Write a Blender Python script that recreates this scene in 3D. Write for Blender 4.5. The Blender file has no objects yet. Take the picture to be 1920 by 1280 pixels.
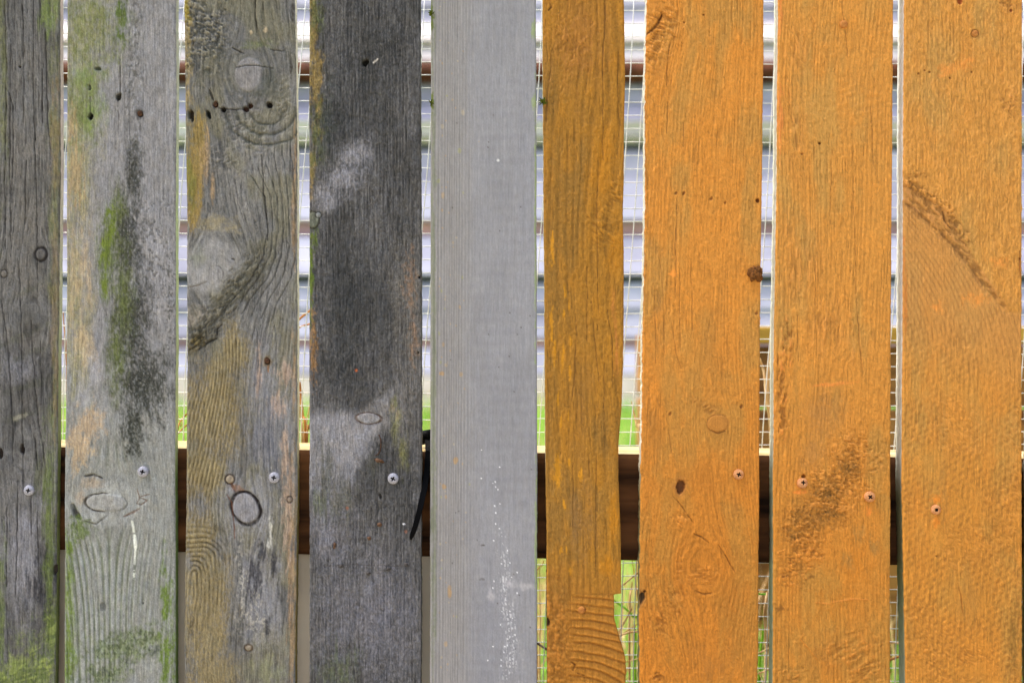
import bpy, bmesh, math, random
import numpy as np
from mathutils import Vector, Matrix

# ------------------------------------------------------------------ camera, sky, sun, exposure
scene = bpy.context.scene
CAM_D, CAM_Z, S0 = 1.2, 0.62, 0.0005            # metres to the boards, eye height, metres per photo pixel at the boards
cam_data = bpy.data.cameras.new('camera')
cam = bpy.data.objects.new('camera', cam_data)
scene.collection.objects.link(cam)
cam.location = (0, -CAM_D, CAM_Z)
cam.rotation_euler = (math.radians(90), 0, 0)
cam_data.sensor_width = 36
cam_data.lens = 36 * CAM_D / (1920 * S0)
cam_data.clip_start, cam_data.clip_end = 0.05, 500
cam_data.dof.use_dof = True
cam_data.dof.focus_distance = CAM_D
cam_data.dof.aperture_fstop = 4.0
scene.camera = cam

SUN_EL, SUN_AZ = 64, -86                         # degrees; azimuth from +Y (straight behind the fence), negative is to the left: high, from the left along the fence
world = bpy.data.worlds.new('World')
scene.world = world
world.use_nodes = True
wn = world.node_tree
sky = wn.nodes.new('ShaderNodeTexSky')
sky.sky_type = 'NISHITA'
sky.sun_disc = False
sky.sun_elevation = math.radians(SUN_EL)
sky.sun_rotation = math.radians(SUN_AZ)
sky.air_density, sky.dust_density, sky.ozone_density = 0.7, 5.0, 0.95
wn.nodes['Background'].inputs['Strength'].default_value = 0.15
wn.links.new(sky.outputs['Color'], wn.nodes['Background'].inputs['Color'])
sd = bpy.data.lights.new('sun', 'SUN')
sd.energy, sd.angle, sd.color = 1.5, math.radians(22), (1.0, 0.965, 0.915)
sun = bpy.data.objects.new('sun', sd)
scene.collection.objects.link(sun)
_e, _a = math.radians(SUN_EL), math.radians(SUN_AZ)
to_sun = Vector((math.sin(_a) * math.cos(_e), math.cos(_a) * math.cos(_e), math.sin(_e)))
sun.rotation_euler = to_sun.to_track_quat('Z', 'Y').to_euler()
scene.view_settings.view_transform = 'Standard'
scene.view_settings.look = 'None'
scene.view_settings.gamma = 1
scene.view_settings.use_curve_mapping = False
scene.view_settings.exposure = 1.46

# ------------------------------------------------------------------ helpers
R = np.random.RandomState(7)
random.seed(5)
col = scene.collection
TAB = R.rand(512, 512).astype(np.float32)

def vnoise(x, y, seed=0):
    x = np.asarray(x, np.float32) + seed * 17.31
    y = np.asarray(y, np.float32) + seed * 29.77
    xi, yi = np.floor(x).astype(np.int32), np.floor(y).astype(np.int32)
    fx, fy = x - xi, y - yi
    fx, fy = fx * fx * (3 - 2 * fx), fy * fy * (3 - 2 * fy)
    x0, y0, x1, y1 = xi & 511, yi & 511, (xi + 1) & 511, (yi + 1) & 511
    a = TAB[x0, y0] * (1 - fx) + TAB[x1, y0] * fx
    b = TAB[x0, y1] * (1 - fx) + TAB[x1, y1] * fx
    return a * (1 - fy) + b * fy

def fbm(x, y, seed=0, octaves=3, gain=0.5):
    t, amp, n = 0, 1.0, 0
    for k in range(octaves):
        t = t + amp * vnoise(x * 2 ** k, y * 2 ** k, seed + 5 * k)
        n += amp
        amp *= gain
    return t / n

def sstep(a, b, x):
    t = np.clip((x - a) / (b - a), 0, 1)
    return t * t * (3 - 2 * t)

def lin(c):
    c = np.asarray(c, np.float32) / 255.0
    return np.where(c <= 0.04045, c / 12.92, ((c + 0.055) / 1.055) ** 2.4)

def at(px, py, y=0.0):
    """photo pixel seen on the plane at depth y -> world point"""
    s = S0 * (CAM_D + y) / CAM_D
    return Vector(((px - 960) * s, y, CAM_Z + (640 - py) * s))

def tag(o, label=None, cat=None, group=None, kind=None):
    if label: o['label'] = label
    if cat: o['category'] = cat
    if group: o['group'] = group
    if kind: o['kind'] = kind
    return o

def empty(name, loc=(0, 0, 0)):
    o = bpy.data.objects.new(name, None)
    o.location = loc
    o.empty_display_size = 0.05
    col.objects.link(o)
    return o

def link(name, me, parent=None, mat=None):
    o = bpy.data.objects.new(name, me)
    col.objects.link(o)
    if mat and not me.materials:
        me.materials.append(mat)
    if parent:
        o.parent = parent
    return o

def from_bm(name, bm, mat, parent=None, smooth=False):
    me = bpy.data.meshes.new(name)
    bmesh.ops.recalc_face_normals(bm, faces=bm.faces)
    bm.to_mesh(me); bm.free()
    if smooth:
        me.polygons.foreach_set('use_smooth', [True] * len(me.polygons))
    return link(name, me, parent, mat)

def tube_grid_mesh(name, V, colours=None, mat=None, smooth=True):
    """V: (rows, ring, 3) closed tube with capped ends; faces outward when ring runs clockwise seen from +Z"""
    nr, nc = V.shape[:2]
    i = np.arange(nr - 1)[:, None]; j = np.arange(nc)[None, :]
    a = i * nc + j; b = i * nc + (j + 1) % nc
    q = np.stack([a, a + nc, b + nc, b], -1).reshape(-1, 4)
    nq = len(q)
    loops = np.concatenate([q.ravel(), np.arange(nc), (nr - 1) * nc + np.arange(nc)[::-1]]).astype(np.int32)
    starts = np.concatenate([np.arange(nq) * 4, [nq * 4, nq * 4 + nc]]).astype(np.int32)
    me = bpy.data.meshes.new(name)
    me.vertices.add(nr * nc); me.loops.add(len(loops)); me.polygons.add(nq + 2)
    me.vertices.foreach_set('co', V.astype(np.float32).ravel())
    me.loops.foreach_set('vertex_index', loops)
    me.polygons.foreach_set('loop_start', starts)
    me.update(calc_edges=True)
    me.polygons.foreach_set('use_smooth', np.full(nq + 2, smooth))
    if colours is not None:
        at_ = me.color_attributes.new('Col', 'FLOAT_COLOR', 'POINT')
        c4 = np.ones((nr * nc, 4), np.float32)
        c4[:, :3] = colours.reshape(-1, 3)
        at_.data.foreach_set('color', c4.ravel())
    if mat: me.materials.append(mat)
    me.update()
    return me

def tube_bm(bm, pts, radii, n=6, flat=1.0):
    """a round stalk or wire through pts"""
    rings = []
    prev = None
    for k, p in enumerate(pts):
        p = Vector(p)
        t = (Vector(pts[min(k + 1, len(pts) - 1)]) - Vector(pts[max(k - 1, 0)])).normalized()
        side = t.cross(Vector((0, 1, 0)))
        if side.length < 1e-4: side = Vector((1, 0, 0))
        side.normalize(); up = t.cross(side).normalized()
        r = radii[k] if hasattr(radii, '__len__') else radii
        rings.append([bm.verts.new(p + side * math.cos(2 * math.pi * q / n) * r + up * math.sin(2 * math.pi * q / n) * r * flat) for q in range(n)])
    for A, B in zip(rings, rings[1:]):
        for q in range(n):
            bm.faces.new((A[q], A[(q + 1) % n], B[(q + 1) % n], B[q]))
    bm.faces.new(rings[0]); bm.faces.new(rings[-1])

def box_bm(bm, x0, x1, y0, y1, z0, z1, bev=0.0):
    vs = [bm.verts.new((x, y, z)) for x in (x0, x1) for y in (y0, y1) for z in (z0, z1)]
    fs = [bm.faces.new([vs[i] for i in f]) for f in ((0, 1, 3, 2), (4, 6, 7, 5), (0, 4, 5, 1), (2, 3, 7, 6), (0, 2, 6, 4), (1, 5, 7, 3))]
    if bev:
        ed = list({e for f in fs for e in f.edges})
        bmesh.ops.bevel(bm, geom=ed, offset=bev, segments=2, affect='EDGES', profile=0.6)

# ------------------------------------------------------------------ materials
def new_mat(name):
    m = bpy.data.materials.new(name)
    m.use_nodes = True
    nt = m.node_tree
    return m, nt, nt.nodes['Principled BSDF']

def noise_node(nt, scale, detail=4, coords='Object', stretch=(1, 1, 1), rough=0.55):
    tc = nt.nodes.new('ShaderNodeTexCoord')
    mp = nt.nodes.new('ShaderNodeMapping')
    mp.inputs['Scale'].default_value = stretch
    nz = nt.nodes.new('ShaderNodeTexNoise')
    nz.inputs['Scale'].default_value = scale
    nz.inputs['Detail'].default_value = detail
    nz.inputs['Roughness'].default_value = rough
    nt.links.new(tc.outputs[coords], mp.inputs['Vector'])
    nt.links.new(mp.outputs['Vector'], nz.inputs['Vector'])
    return nz.outputs['Fac']

def maprange(nt, v, a, b, c, d):
    n = nt.nodes.new('ShaderNodeMapRange')
    for k, x in zip(('From Min', 'From Max', 'To Min', 'To Max'), (a, b, c, d)):
        n.inputs[k].default_value = x
    nt.links.new(v, n.inputs['Value'])
    return n.outputs['Result']

def bump(nt, bs, v, strength, dist, prev=None):
    b = nt.nodes.new('ShaderNodeBump')
    b.inputs['Strength'].default_value = strength
    b.inputs['Distance'].default_value = dist
    nt.links.new(v, b.inputs['Height'])
    if prev: nt.links.new(prev, b.inputs['Normal'])
    nt.links.new(b.outputs['Normal'], bs.inputs['Normal'])
    return b.outputs['Normal']

def plank_material(name, rough, spec, fibre, bmp):
    """board colour and grain come with the board (attribute Col); fine fibres and sawn roughness are node noise on top"""
    m, nt, bs = new_mat(name)
    at_ = nt.nodes.new('ShaderNodeAttribute'); at_.attribute_name = 'Col'
    fib = noise_node(nt, 900, 3, stretch=(1, 1, 0.09))
    grit = noise_node(nt, 1100, 2, stretch=(1, 1, 0.55))
    fac = maprange(nt, fib, 0.3, 0.7, 1 - fibre, 1 + fibre)
    gr2 = maprange(nt, grit, 0.3, 0.7, 1 - fibre * 0.7, 1 + fibre * 0.7)
    mu = nt.nodes.new('ShaderNodeMath'); mu.operation = 'MULTIPLY'
    nt.links.new(fac, mu.inputs[0]); nt.links.new(gr2, mu.inputs[1])
    vm = nt.nodes.new('ShaderNodeVectorMath'); vm.operation = 'SCALE'
    nt.links.new(at_.outputs['Color'], vm.inputs[0]); nt.links.new(mu.outputs[0], vm.inputs['Scale'])
    nt.links.new(vm.outputs['Vector'], bs.inputs['Base Color'])
    rr = maprange(nt, grit, 0.3, 0.7, rough - 0.1, rough + 0.1)
    nt.links.new(rr, bs.inputs['Roughness'])
    bs.inputs['Specular IOR Level'].default_value = spec
    n1 = bump(nt, bs, fib, bmp, 0.0006)
    bump(nt, bs, grit, bmp, 0.0005, n1)
    return m

def simple_mat(name, c, rough=0.7, spec=0.3, var=0.2, scale=40, stretch=(1, 1, 1), c2=None, metallic=0.0, bmp=0.0, bdist=0.002, translucent=0.0, detail=5):
    m, nt, bs = new_mat(name)
    f = noise_node(nt, scale, detail, stretch=stretch)
    mix = nt.nodes.new('ShaderNodeMix'); mix.data_type = 'RGBA'
    a = lin(c)
    b = lin(c2) if c2 is not None else a * (1 - var)
    mix.inputs[6].default_value = (*[float(v) for v in a], 1)
    mix.inputs[7].default_value = (*[float(v) for v in b], 1)
    nt.links.new(maprange(nt, f, 0.35, 0.65, 0, 1), mix.inputs[0])
    nt.links.new(mix.outputs[2], bs.inputs['Base Color'])
    bs.inputs['Roughness'].default_value = rough
    bs.inputs['Specular IOR Level'].default_value = spec
    bs.inputs['Metallic'].default_value = metallic
    if bmp: bump(nt, bs, f, bmp, bdist)
    if translucent:
        tr = nt.nodes.new('ShaderNodeBsdfTranslucent')
        nt.links.new(mix.outputs[2], tr.inputs['Color'])
        ms = nt.nodes.new('ShaderNodeMixShader'); ms.inputs[0].default_value = translucent
        nt.links.new(bs.outputs[0], ms.inputs[1]); nt.links.new(tr.outputs[0], ms.inputs[2])
        nt.links.new(ms.outputs[0], nt.nodes['Material Output'].inputs['Surface'])
    return m

M_GREY = plank_material('weathered_grey_wood', 0.8, 0.15, 0.2, 0.45)
M_DARK = plank_material('weathered_dark_wood', 0.82, 0.12, 0.26, 0.5)
M_SMOOTH = plank_material('smooth_grey_paint', 0.68, 0.2, 0.06, 0.15)
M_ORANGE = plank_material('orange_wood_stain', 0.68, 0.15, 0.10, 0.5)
M_RAIL = simple_mat('brown_rail_wood', (98, 64, 37), 0.85, 0.08, c2=(28, 18, 12), scale=48, stretch=(0.1, 1, 1.1), bmp=0.5, bdist=0.003)
M_RAIL_TOP_LIT = simple_mat('lit_rail_top', (232, 214, 168), 0.85, 0.1, c2=(206, 180, 126), scale=60, stretch=(0.08, 1, 1), bmp=0.3, bdist=0.002)
M_ZINC = simple_mat('zinc_screw_metal', (178, 178, 186), 0.5, 0.4, c2=(140, 140, 148), scale=500, metallic=0.35)
M_SLOT = simple_mat('dark_screw_recess', (40, 36, 34), 0.9, 0.1, scale=500)
M_ZINC_O = simple_mat('painted_screw_metal', (216, 156, 102), 0.6, 0.3, c2=(176, 112, 62), scale=400, metallic=0.1)
M_RUST = simple_mat('rusty_nail', (92, 66, 48), 0.9, 0.1, c2=(58, 42, 32), scale=500, bmp=0.3, bdist=0.0005)
M_NAIL_O = simple_mat('orange_nail_head', (194, 130, 62), 0.7, 0.2, c2=(166, 104, 48), scale=500)
M_WIRE = simple_mat('galvanised_wire', (244, 244, 244), 0.5, 0.5, c2=(222, 224, 222), scale=200, metallic=0.25)
M_STRAW = simple_mat('dry_straw', (236, 208, 160), 0.6, 0.3, c2=(205, 160, 100), scale=120, stretch=(1, 1, 0.3), translucent=0.25)
M_STRAW_B = simple_mat('brown_straw', (214, 150, 78), 0.6, 0.3, c2=(170, 108, 50), scale=120, stretch=(1, 1, 0.3), translucent=0.2)
M_TWIG = simple_mat('dark_twig', (78, 62, 54), 0.8, 0.2, scale=200)
M_BLADE = simple_mat('green_blade', (150, 200, 40), 0.5, 0.4, c2=(110, 170, 30), scale=60, translucent=0.5)
M_GRASS = simple_mat('lawn_grass', (190, 232, 112), 0.6, 0.3, c2=(104, 172, 44), scale=5, translucent=0.5)
M_GROUND = simple_mat('turf_soil', (124, 158, 62), 0.95, 0.1, c2=(124, 124, 72), scale=5, bmp=0.5, bdist=0.02)
M_TIE = simple_mat('black_plastic', (6, 6, 7), 0.55, 0.06, var=0.3, scale=100)
M_TAUPE = simple_mat('taupe_board', (232, 220, 198), 0.85, 0.2, c2=(212, 198, 174), scale=9, bmp=0.15, bdist=0.002)
M_BIN = simple_mat('brown_bin_wood', (176, 128, 66), 0.75, 0.25, c2=(112, 72, 36), scale=26, stretch=(0.12, 1, 1), bmp=0.4, bdist=0.004)
M_BIN_TOP = simple_mat('ochre_bin_wood', (206, 168, 70), 0.75, 0.25, c2=(170, 128, 50), scale=26, stretch=(0.12, 1, 1), bmp=0.4, bdist=0.004)
M_WHITE_SHADED = simple_mat('sky_shaded_white_paint', (200, 197, 216), 0.7, 0.2, c2=(160, 157, 176), scale=3, stretch=(0.5, 1, 1.5))  # white siding with its bluish sky shade put into the colour
M_WHITE = simple_mat('white_paint', (222, 216, 216), 0.7, 0.2, c2=(206, 194, 190), scale=1.5, stretch=(0.4, 1, 1))
M_PINK = simple_mat('rust_stained_trim', (208, 160, 156), 0.7, 0.2, c2=(176, 140, 150), scale=2)
M_PIPE = simple_mat('rusty_brown_pipe', (112, 64, 40), 0.7, 0.2, c2=(66, 36, 22), scale=14, bmp=0.3, bdist=0.004)
M_GAP = simple_mat('dark_backing', (112, 116, 110), 0.9, 0.1, scale=4)
M_PLINTH = simple_mat('beige_plinth', (206, 196, 184), 0.9, 0.1, c2=(186, 178, 166), scale=6)
M_ROOF = simple_mat('grey_roof_felt', (110, 108, 110), 0.9, 0.1, scale=10)
M_CLUMP = simple_mat('dried_mud', (140, 92, 46), 0.95, 0.1, c2=(74, 46, 24), scale=420, bmp=0.6, bdist=0.002)
M_MOSS = simple_mat('moss_green', (92, 104, 30), 0.95, 0.1, c2=(60, 66, 22), scale=300)
M_HUSK = simple_mat('brown_husk', (110, 84, 64), 0.8, 0.15, c2=(80, 58, 42), scale=500)
M_BUD = simple_mat('grey_bud', (86, 82, 78), 0.8, 0.2, c2=(60, 56, 52), scale=500)

# ------------------------------------------------------------------ ground
def ground_z(x, y):
    return 0.27 * sstep(1.6, 5.2, np.asarray(y, np.float32)) + 0.012 * (fbm(np.asarray(x) * 2.1 + 40, np.asarray(y) * 2.1 + 40, 3) - 0.5)

gx = np.concatenate([np.linspace(-60, -4, 10), np.linspace(-3.5, 3.5, 60), np.linspace(4, 60, 10)])
gy = np.concatenate([np.linspace(-60, -3, 10), np.linspace(-2.5, 6.5, 70), np.linspace(7, 80, 10)])
GX, GY = np.meshgrid(gx, gy)
GZ = ground_z(GX, GY)
nx_, ny_ = len(gx), len(gy)
me = bpy.data.meshes.new('ground')
me.from_pydata(np.stack([GX, GY, GZ], -1).reshape(-1, 3).tolist(), [],
               [(r * nx_ + c, r * nx_ + c + 1, (r + 1) * nx_ + c + 1, (r + 1) * nx_ + c) for r in range(ny_ - 1) for c in range(nx_ - 1)])
me.polygons.foreach_set('use_smooth', [True] * len(me.polygons))
tag(link('ground', me, None, M_GROUND), kind='structure')
M_BOUNCE = simple_mat('bounce_gravel', (178, 168, 146), 0.95, 0.1, c2=(150, 140, 120), scale=60, bmp=0.6, bdist=0.01)
bm = bmesh.new()
box_bm(bm, -30, 30, -6.0, -0.06, -0.1, 0.02)  # unseen gravel strip, added to bounce neutral fill onto the board fronts
tag(from_bm('added_path', bm, M_BOUNCE), kind='structure')

# ------------------------------------------------------------------ board painter
def rail_y(x):
    """back of the boards = face of the rail; the boards get a little thicker to the right"""
    return 0.0155 + 0.012 * x

class Board:
    """front of one board as a fine grid in photo pixels: C is colour, H relief in mm"""
    DX, DY, Y0, Y1 = 1.3, 1.6, -24, 1304
    def __init__(s, L, Rr, seed, knots=(), tilt=0.0, warp=8, rag=(0.6, 0.6), smooth_rows=9):
        s.seed = seed
        yf = np.arange(s.Y0, s.Y1 + 0.1, s.DY)
        yt = np.linspace(-160, s.Y0 - 8, 16); yb = np.linspace(s.Y1 + 12, 1920, 48)
        s.ys = np.concatenate([yt, yf, yb]).astype(np.float32)
        def edge(pts, k, amp):
            p = np.array(pts, np.float32)
            e = np.interp(s.ys, p[:, 0], p[:, 1])
            if smooth_rows > 1:
                n = smooth_rows
                e = np.convolve(np.pad(e, n, mode='edge'), np.ones(n) / n, 'same')[n:-n]
            e = e + amp * 2.2 * (fbm(s.ys / 9, s.ys * 0 + k, seed + 60, 3) - 0.5) + 1.6 * (fbm(s.ys / 120, s.ys * 0 + k, seed + 61, 2) - 0.5)
            return e.astype(np.float32)
        l, r = edge(L, 1, rag[0]), edge(Rr, 9, rag[1])
        s.l, s.r = l, r
        nx = int(np.median(r - l) / s.DX)
        t = np.linspace(0, 1, nx, dtype=np.float32)
        s.X = l[:, None] + (r - l)[:, None] * t[None, :]
        s.Y = np.repeat(s.ys[:, None], nx, 1)
        s.H = np.zeros_like(s.X)
        s.C = np.zeros(s.X.shape + (3,), np.float32)
        X, Y = s.X, s.Y
        g = X + tilt * (Y - 640) + warp * 2 * (fbm(Y / 420, X / 500, seed, 2) - 0.5)
        for (kx, ky, kr, ks, ka) in knots:
            dx, dy = X - kx, (Y - ky) * ks
            g = g - ka * dx * kr * kr / (dx * dx + dy * dy + (0.9 * kr) ** 2)
        s.g = g
    # masks ------------------------------------------------------------
    def n(s, sx, sy, k=0, o=3, along=False):
        return fbm((s.g if along else s.X) / sx, s.Y / sy, s.seed * 3 + k, o)
    def ell(s, x, y, rx, ry, ang=0.0):
        a = math.radians(ang); dx, dy = s.X - x, s.Y - y
        u, v = dx * math.cos(a) + dy * math.sin(a), -dx * math.sin(a) + dy * math.cos(a)
        return np.sqrt((u / rx) ** 2 + (v / ry) ** 2)
    def blob(s, ells, soft=0.5, amp=0.6, sx=14, sy=30, k=0, o=3, along=True):
        f = np.full_like(s.X, -9)
        for e in ells:
            f = np.maximum(f, 1 - s.ell(*e))
        fine = s.n(2.4, 4.2, k + 40, 2)
        f = f + amp * 2 * (s.n(sx, sy, k, o, along) - 0.5) + 0.45 * (fine - 0.5)
        return sstep(0, soft * 1.25, f) * np.clip(0.45 + 1.0 * fine, 0, 1)
    def speck(s, sx, sy, thr, soft=0.08, k=0, o=2, along=False):
        return sstep(thr, thr + soft, s.n(sx, sy, k, o, along))
    def rings(s, sp, k=0, sharp=0.16, jitter=1.0):
        ph = s.g / sp + jitter * 2 * (fbm(s.g / (sp * 3.1), s.Y / 900, s.seed + 80 + k, 2) - 0.5)
        f = ph - np.floor(ph)
        return np.exp(-((f - 0.62) / sharp) ** 2), f
    def dist(s, pts):
        d = np.full_like(s.X, 1e6); tt = np.zeros_like(s.X); tot = len(pts) - 1
        for i in range(tot):
            (ax, ay), (bx, by) = pts[i], pts[i + 1]
            vx, vy = bx - ax, by - ay
            t = np.clip(((s.X - ax) * vx + (s.Y - ay) * vy) / (vx * vx + vy * vy + 1e-9), 0, 1)
            q = np.hypot(s.X - ax - t * vx, s.Y - ay - t * vy)
            tt = np.where(q < d, (i + t) / tot, tt); d = np.minimum(d, q)
        return d, tt
    # paint ------------------------------------------------------------
    def fill(s, c): s.C[:] = lin(c)
    def mix(s, m, c, op=1.0):
        w = np.clip(np.clip(m, 0, 1) * op, 0, 1)[..., None]
        s.C = s.C * (1 - w) + lin(c) * w
    def tint(s, m, f):
        f = np.asarray(f, np.float32)
        s.C = s.C * (1 + (f - 1) * np.clip(m, 0, 1)[..., None])
    def h(s, m, mm): s.H = s.H + m * mm
    def crack(s, pts, w=1.6, depth=1.5, c=(44, 40, 36), wob=2.0, op=0.9):
        pts = [(p[0], p[1]) for p in pts]
        X0 = s.X
        s.X = X0 + wob * 2 * (fbm(s.Y / 26, s.X * 0 + pts[0][0], s.seed + 90, 3) - 0.5)
        d, t = s.dist(pts)
        s.X = X0
        ww = w * 0.8 * (0.35 + 0.65 * np.sin(np.pi * np.clip(t * 0.96 + 0.02, 0, 1)) ** 0.5) * (0.6 + 0.8 * s.n(30, 14, 91, 2))
        m = (1 - sstep(ww * 0.35, ww * 1.2, d)) * np.clip(0.35 + 1.1 * s.n(6, 9, 92, 2), 0, 1)
        s.mix(m, c, op * 0.9); s.h(m, -depth * 0.7)
        return m
    def hole(s, x, y, rx, ry, ang=0, depth=5, c=(46, 38, 32), rim=None):
        e = s.ell(x, y, rx, ry, ang) + 0.75 * (s.n(6, 7, int(x) % 50 + 20, 2) - 0.5)
        m = 1 - sstep(0.75, 1.05, e)
        if rim is not None: s.mix(1 - sstep(1.0, 1.9, e), rim, 0.6)
        s.mix(m, c, 0.95); s.h(m, -depth)  # hole colour: dirt with shade painted in, on top of the modelled depth
    def knot(s, x, y, rx, ry, ang=0, c=(140, 138, 136), ring=(60, 52, 46), rw=0.16, arc=None, op=0.85, lift=0.4, ringop=0.9, rd=0.8):
        e = s.ell(x, y, rx, ry, ang) + 0.10 * (s.n(18, 18, int(x) % 50, 2) - 0.5) * 2
        inn = 1 - sstep(0.9, 1.02, e)
        s.H = s.H * (1 - inn * 0.85)
        s.mix(inn, c, op); s.h(inn, lift)
        rr = np.sin(e * 22 + 4 * s.n(20, 20, 7, 2)) * 0.5 + 0.5
        s.tint(inn * rr, (0.93, 0.92, 0.91))
        m = np.exp(-((e - 1.02) / rw) ** 4) * np.clip(0.5 + 0.9 * s.n(5, 5, 93, 2), 0, 1)
        if arc is not None:
            a0, a1 = arc
            th = np.degrees(np.arctan2(s.Y - y, s.X - x)) % 360
            dd = np.abs((th - a0 + 180) % 360 - 180)
            m = m * (1 - sstep(a1 * 0.7, a1, dd))
        s.mix(m, ring, ringop); s.h(m, -rd)
        return e
    # mesh -------------------------------------------------------------
    def build(s, mat, side_l, side_r, thick=0.020, side_rough=0.35, grit=0.45, relief=1.15):
        thick = rail_y(float((np.median(s.l) + np.median(s.r)) / 2 - 960) * S0)
        X, Y = s.X, s.Y
        rs = np.random.RandomState(s.seed)
        white = rs.rand(*X.shape).astype(np.float32) - 0.5
        g1 = s.n(1.9, 3.4, 70, 2) - 0.5; g2 = s.n(7, 11, 71, 3) - 0.5; g3 = s.n(1.7, 22, 72, 2, True) - 0.5
        s.C = s.C * np.clip(1 + grit * (0.45 * white + 0.9 * g1 + 0.8 * g2 + 0.9 * g3), 0.3, 2)[..., None]
        hue = s.n(9, 14, 73, 3) - 0.5                              # slight warm/cool drift
        s.C = s.C * np.stack([1 + 0.16 * grit * hue, np.ones_like(hue), 1 - 0.3 * grit * hue], -1)
        s.H = s.H + grit * (0.25 * white + 0.5 * g1 + 0.45 * g3)
        dl, dr = X - s.l[:, None], s.r[:, None] - X
        de = np.minimum(dl, dr)
        rnd = 1.0 * (1 - np.clip(de / 3.2, 0, 1)) ** 2           # worn arris, mm
        hy = -(s.H * relief - rnd) / 1000.0
        nr, nc = X.shape
        Z = CAM_Z + (640 - Y) * S0
        F = np.stack([(X - 960) * S0, hy, Z], -1)
        k = 7
        f = np.linspace(0, 1, k + 2)[1:]
        def side(px, e0, sgn, kk):
            yy = e0[:, None] + (thick - e0[:, None]) * f[None, :]
            xx = np.repeat(((px - 960) * S0)[:, None], k + 1, 1)
            rough = (fbm(s.ys[:, None] / 7, yy * 700, s.seed + kk, 3) - 0.5) * 2 * side_rough / 1000
            rough[:, -1] = 0
            return np.stack([xx + sgn * rough, yy, np.repeat(Z[:, :1], k + 1, 1)], -1)
        SR = side(s.r, hy[:, -1], 1, 71)
        SL = side(s.l, hy[:, 0], -1, 72)[:, ::-1]
        V = np.concatenate([F, SR, SL], 1)
        def scol(cs, kk):
            """cs: list of (py, colour) down the edge"""
            p = np.array([c[0] for c in cs], np.float32); cc = np.array([lin(c[1]) for c in cs])
            base = np.stack([np.interp(s.ys, p, cc[:, q]) for q in range(3)], -1)
            nn = fbm(s.ys[:, None] / 11, f[None, :] * 9, s.seed + kk, 3)
            return base[:, None, :] * (0.75 + 0.5 * nn)[..., None]
        CR, CL = scol(side_r, 73), scol(side_l, 74)[:, ::-1]
        Cc = np.concatenate([s.C, CR, CL], 1)
        return tube_grid_mesh('plank', V, Cc, mat)

def grey_base(b, light, dark, sp=9, grain=0.3, rel=0.25, fine=0.2, blotch=0.25, tick=0.5):
    b.fill(light)
    b.mix(sstep(0.35, 0.7, b.n(60, 150, 1)), dark, blotch * 2)
    ln, f = b.rings(sp)
    mod = sstep(0.3, 0.7, b.n(40, 140, 2))
    b.mix(ln * mod, dark, grain)
    b.h(-(ln * mod), rel)
    fi = b.n(2.2, 60, 3, 2, True)
    b.tint(np.ones_like(b.X), 1); b.C *= (1 + fine * 2 * (fi - 0.5))[..., None]
    gr = b.n(2.6, 3.6, 4, 2)
    b.C *= (1 + fine * 1.2 * (gr - 0.5))[..., None]
    b.h(fi - 0.5, 0.35); b.h(gr - 0.5, 0.25)
    tk = b.speck(1.7, 26, 0.66, 0.08, 5, 2, True); b.mix(tk, tuple(0.72 * np.array(dark)), tick); b.h(-tk, 0.8 * tick)

def orange_base(b, main, olive, hot, sp=8, grain=0.35, rel=0.3, rough=0.35, k=0):
    b.fill(main)
    b.mix(sstep(0.4, 0.68, b.n(44, 130, 1 + k, 4, True)), olive, 0.8)
    b.mix(sstep(0.5, 0.75, b.n(20, 46, 2 + k, 4, True)), hot, 0.4)
    ln, f = b.rings(sp, sharp=0.2)
    mod = sstep(0.32, 0.66, b.n(34, 110, 3 + k))
    b.mix(ln * mod, tuple(0.72 * np.array(olive)), grain); b.h(-(ln * mod), rel)
    fi = b.n(2.4, 44, 4 + k, 2, True); gr = b.n(4.2, 4.6, 5 + k, 2); g2 = b.n(2.6, 3.0, 6 + k, 2)
    b.C *= (1 + 0.15 * (fi - 0.5) + 0.12 * (gr - 0.5) + 0.18 * (g2 - 0.5))[..., None]
    b.h(fi - 0.5, 0.28); b.h(gr - 0.5, rough * 1.9); b.h(g2 - 0.5, rough)
    tk = b.speck(1.8, 24, 0.64, 0.08, 7 + k, 2, True) * sstep(0.35, 0.6, b.n(40, 90, 8 + k)); b.mix(tk, tuple(0.72 * np.array(olive)), 0.28); b.h(-tk, 0.35)
    pk = b.speck(3.0, 3.4, 0.70, 0.06, 9 + k, 2); b.mix(pk, tuple(0.62 * np.array(olive)), 0.25)
    hk = b.speck(3.4, 9, 0.66, 0.08, 10 + k, 2); b.mix(hk, tuple(np.minimum(255, 1.06 * np.array(hot))), 0.14); b.h(hk, 0.25)

def shred(b, m, sx, sy, mm, c_hi=None, c_lo=None, k=0, ang=0.0, op=0.5):
    """torn, scaly sawn texture: short ridges across the board"""
    a = math.radians(ang)
    U = b.X * math.cos(a) + b.Y * math.sin(a); W = -b.X * math.sin(a) + b.Y * math.cos(a)
    U = U + 9 * (b.n(20, 20, 50 + k, 2) - 0.5)
    q = 0.65 * fbm(U / (sx * 0.8), W / (sy * 0.8), b.seed + 33 + k, 2) + 0.35 * fbm(U / (sx * 2.2), W / (sy * 2.0), b.seed + 34 + k, 2)
    q = sstep(0.28, 0.72, q)
    b.h((q - 0.5) * m, mm)
    if c_hi is not None: b.mix(m * sstep(0.55, 0.9, q), c_hi, op)
    if c_lo is not None: b.mix(m * sstep(0.5, 0.15, q), c_lo, op)

# ------------------------------------------------------------------ the nine boards, left to right
PALE = [(-420, (214, 212, 200)), (1920, (206, 206, 190))]
boards = []

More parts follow.
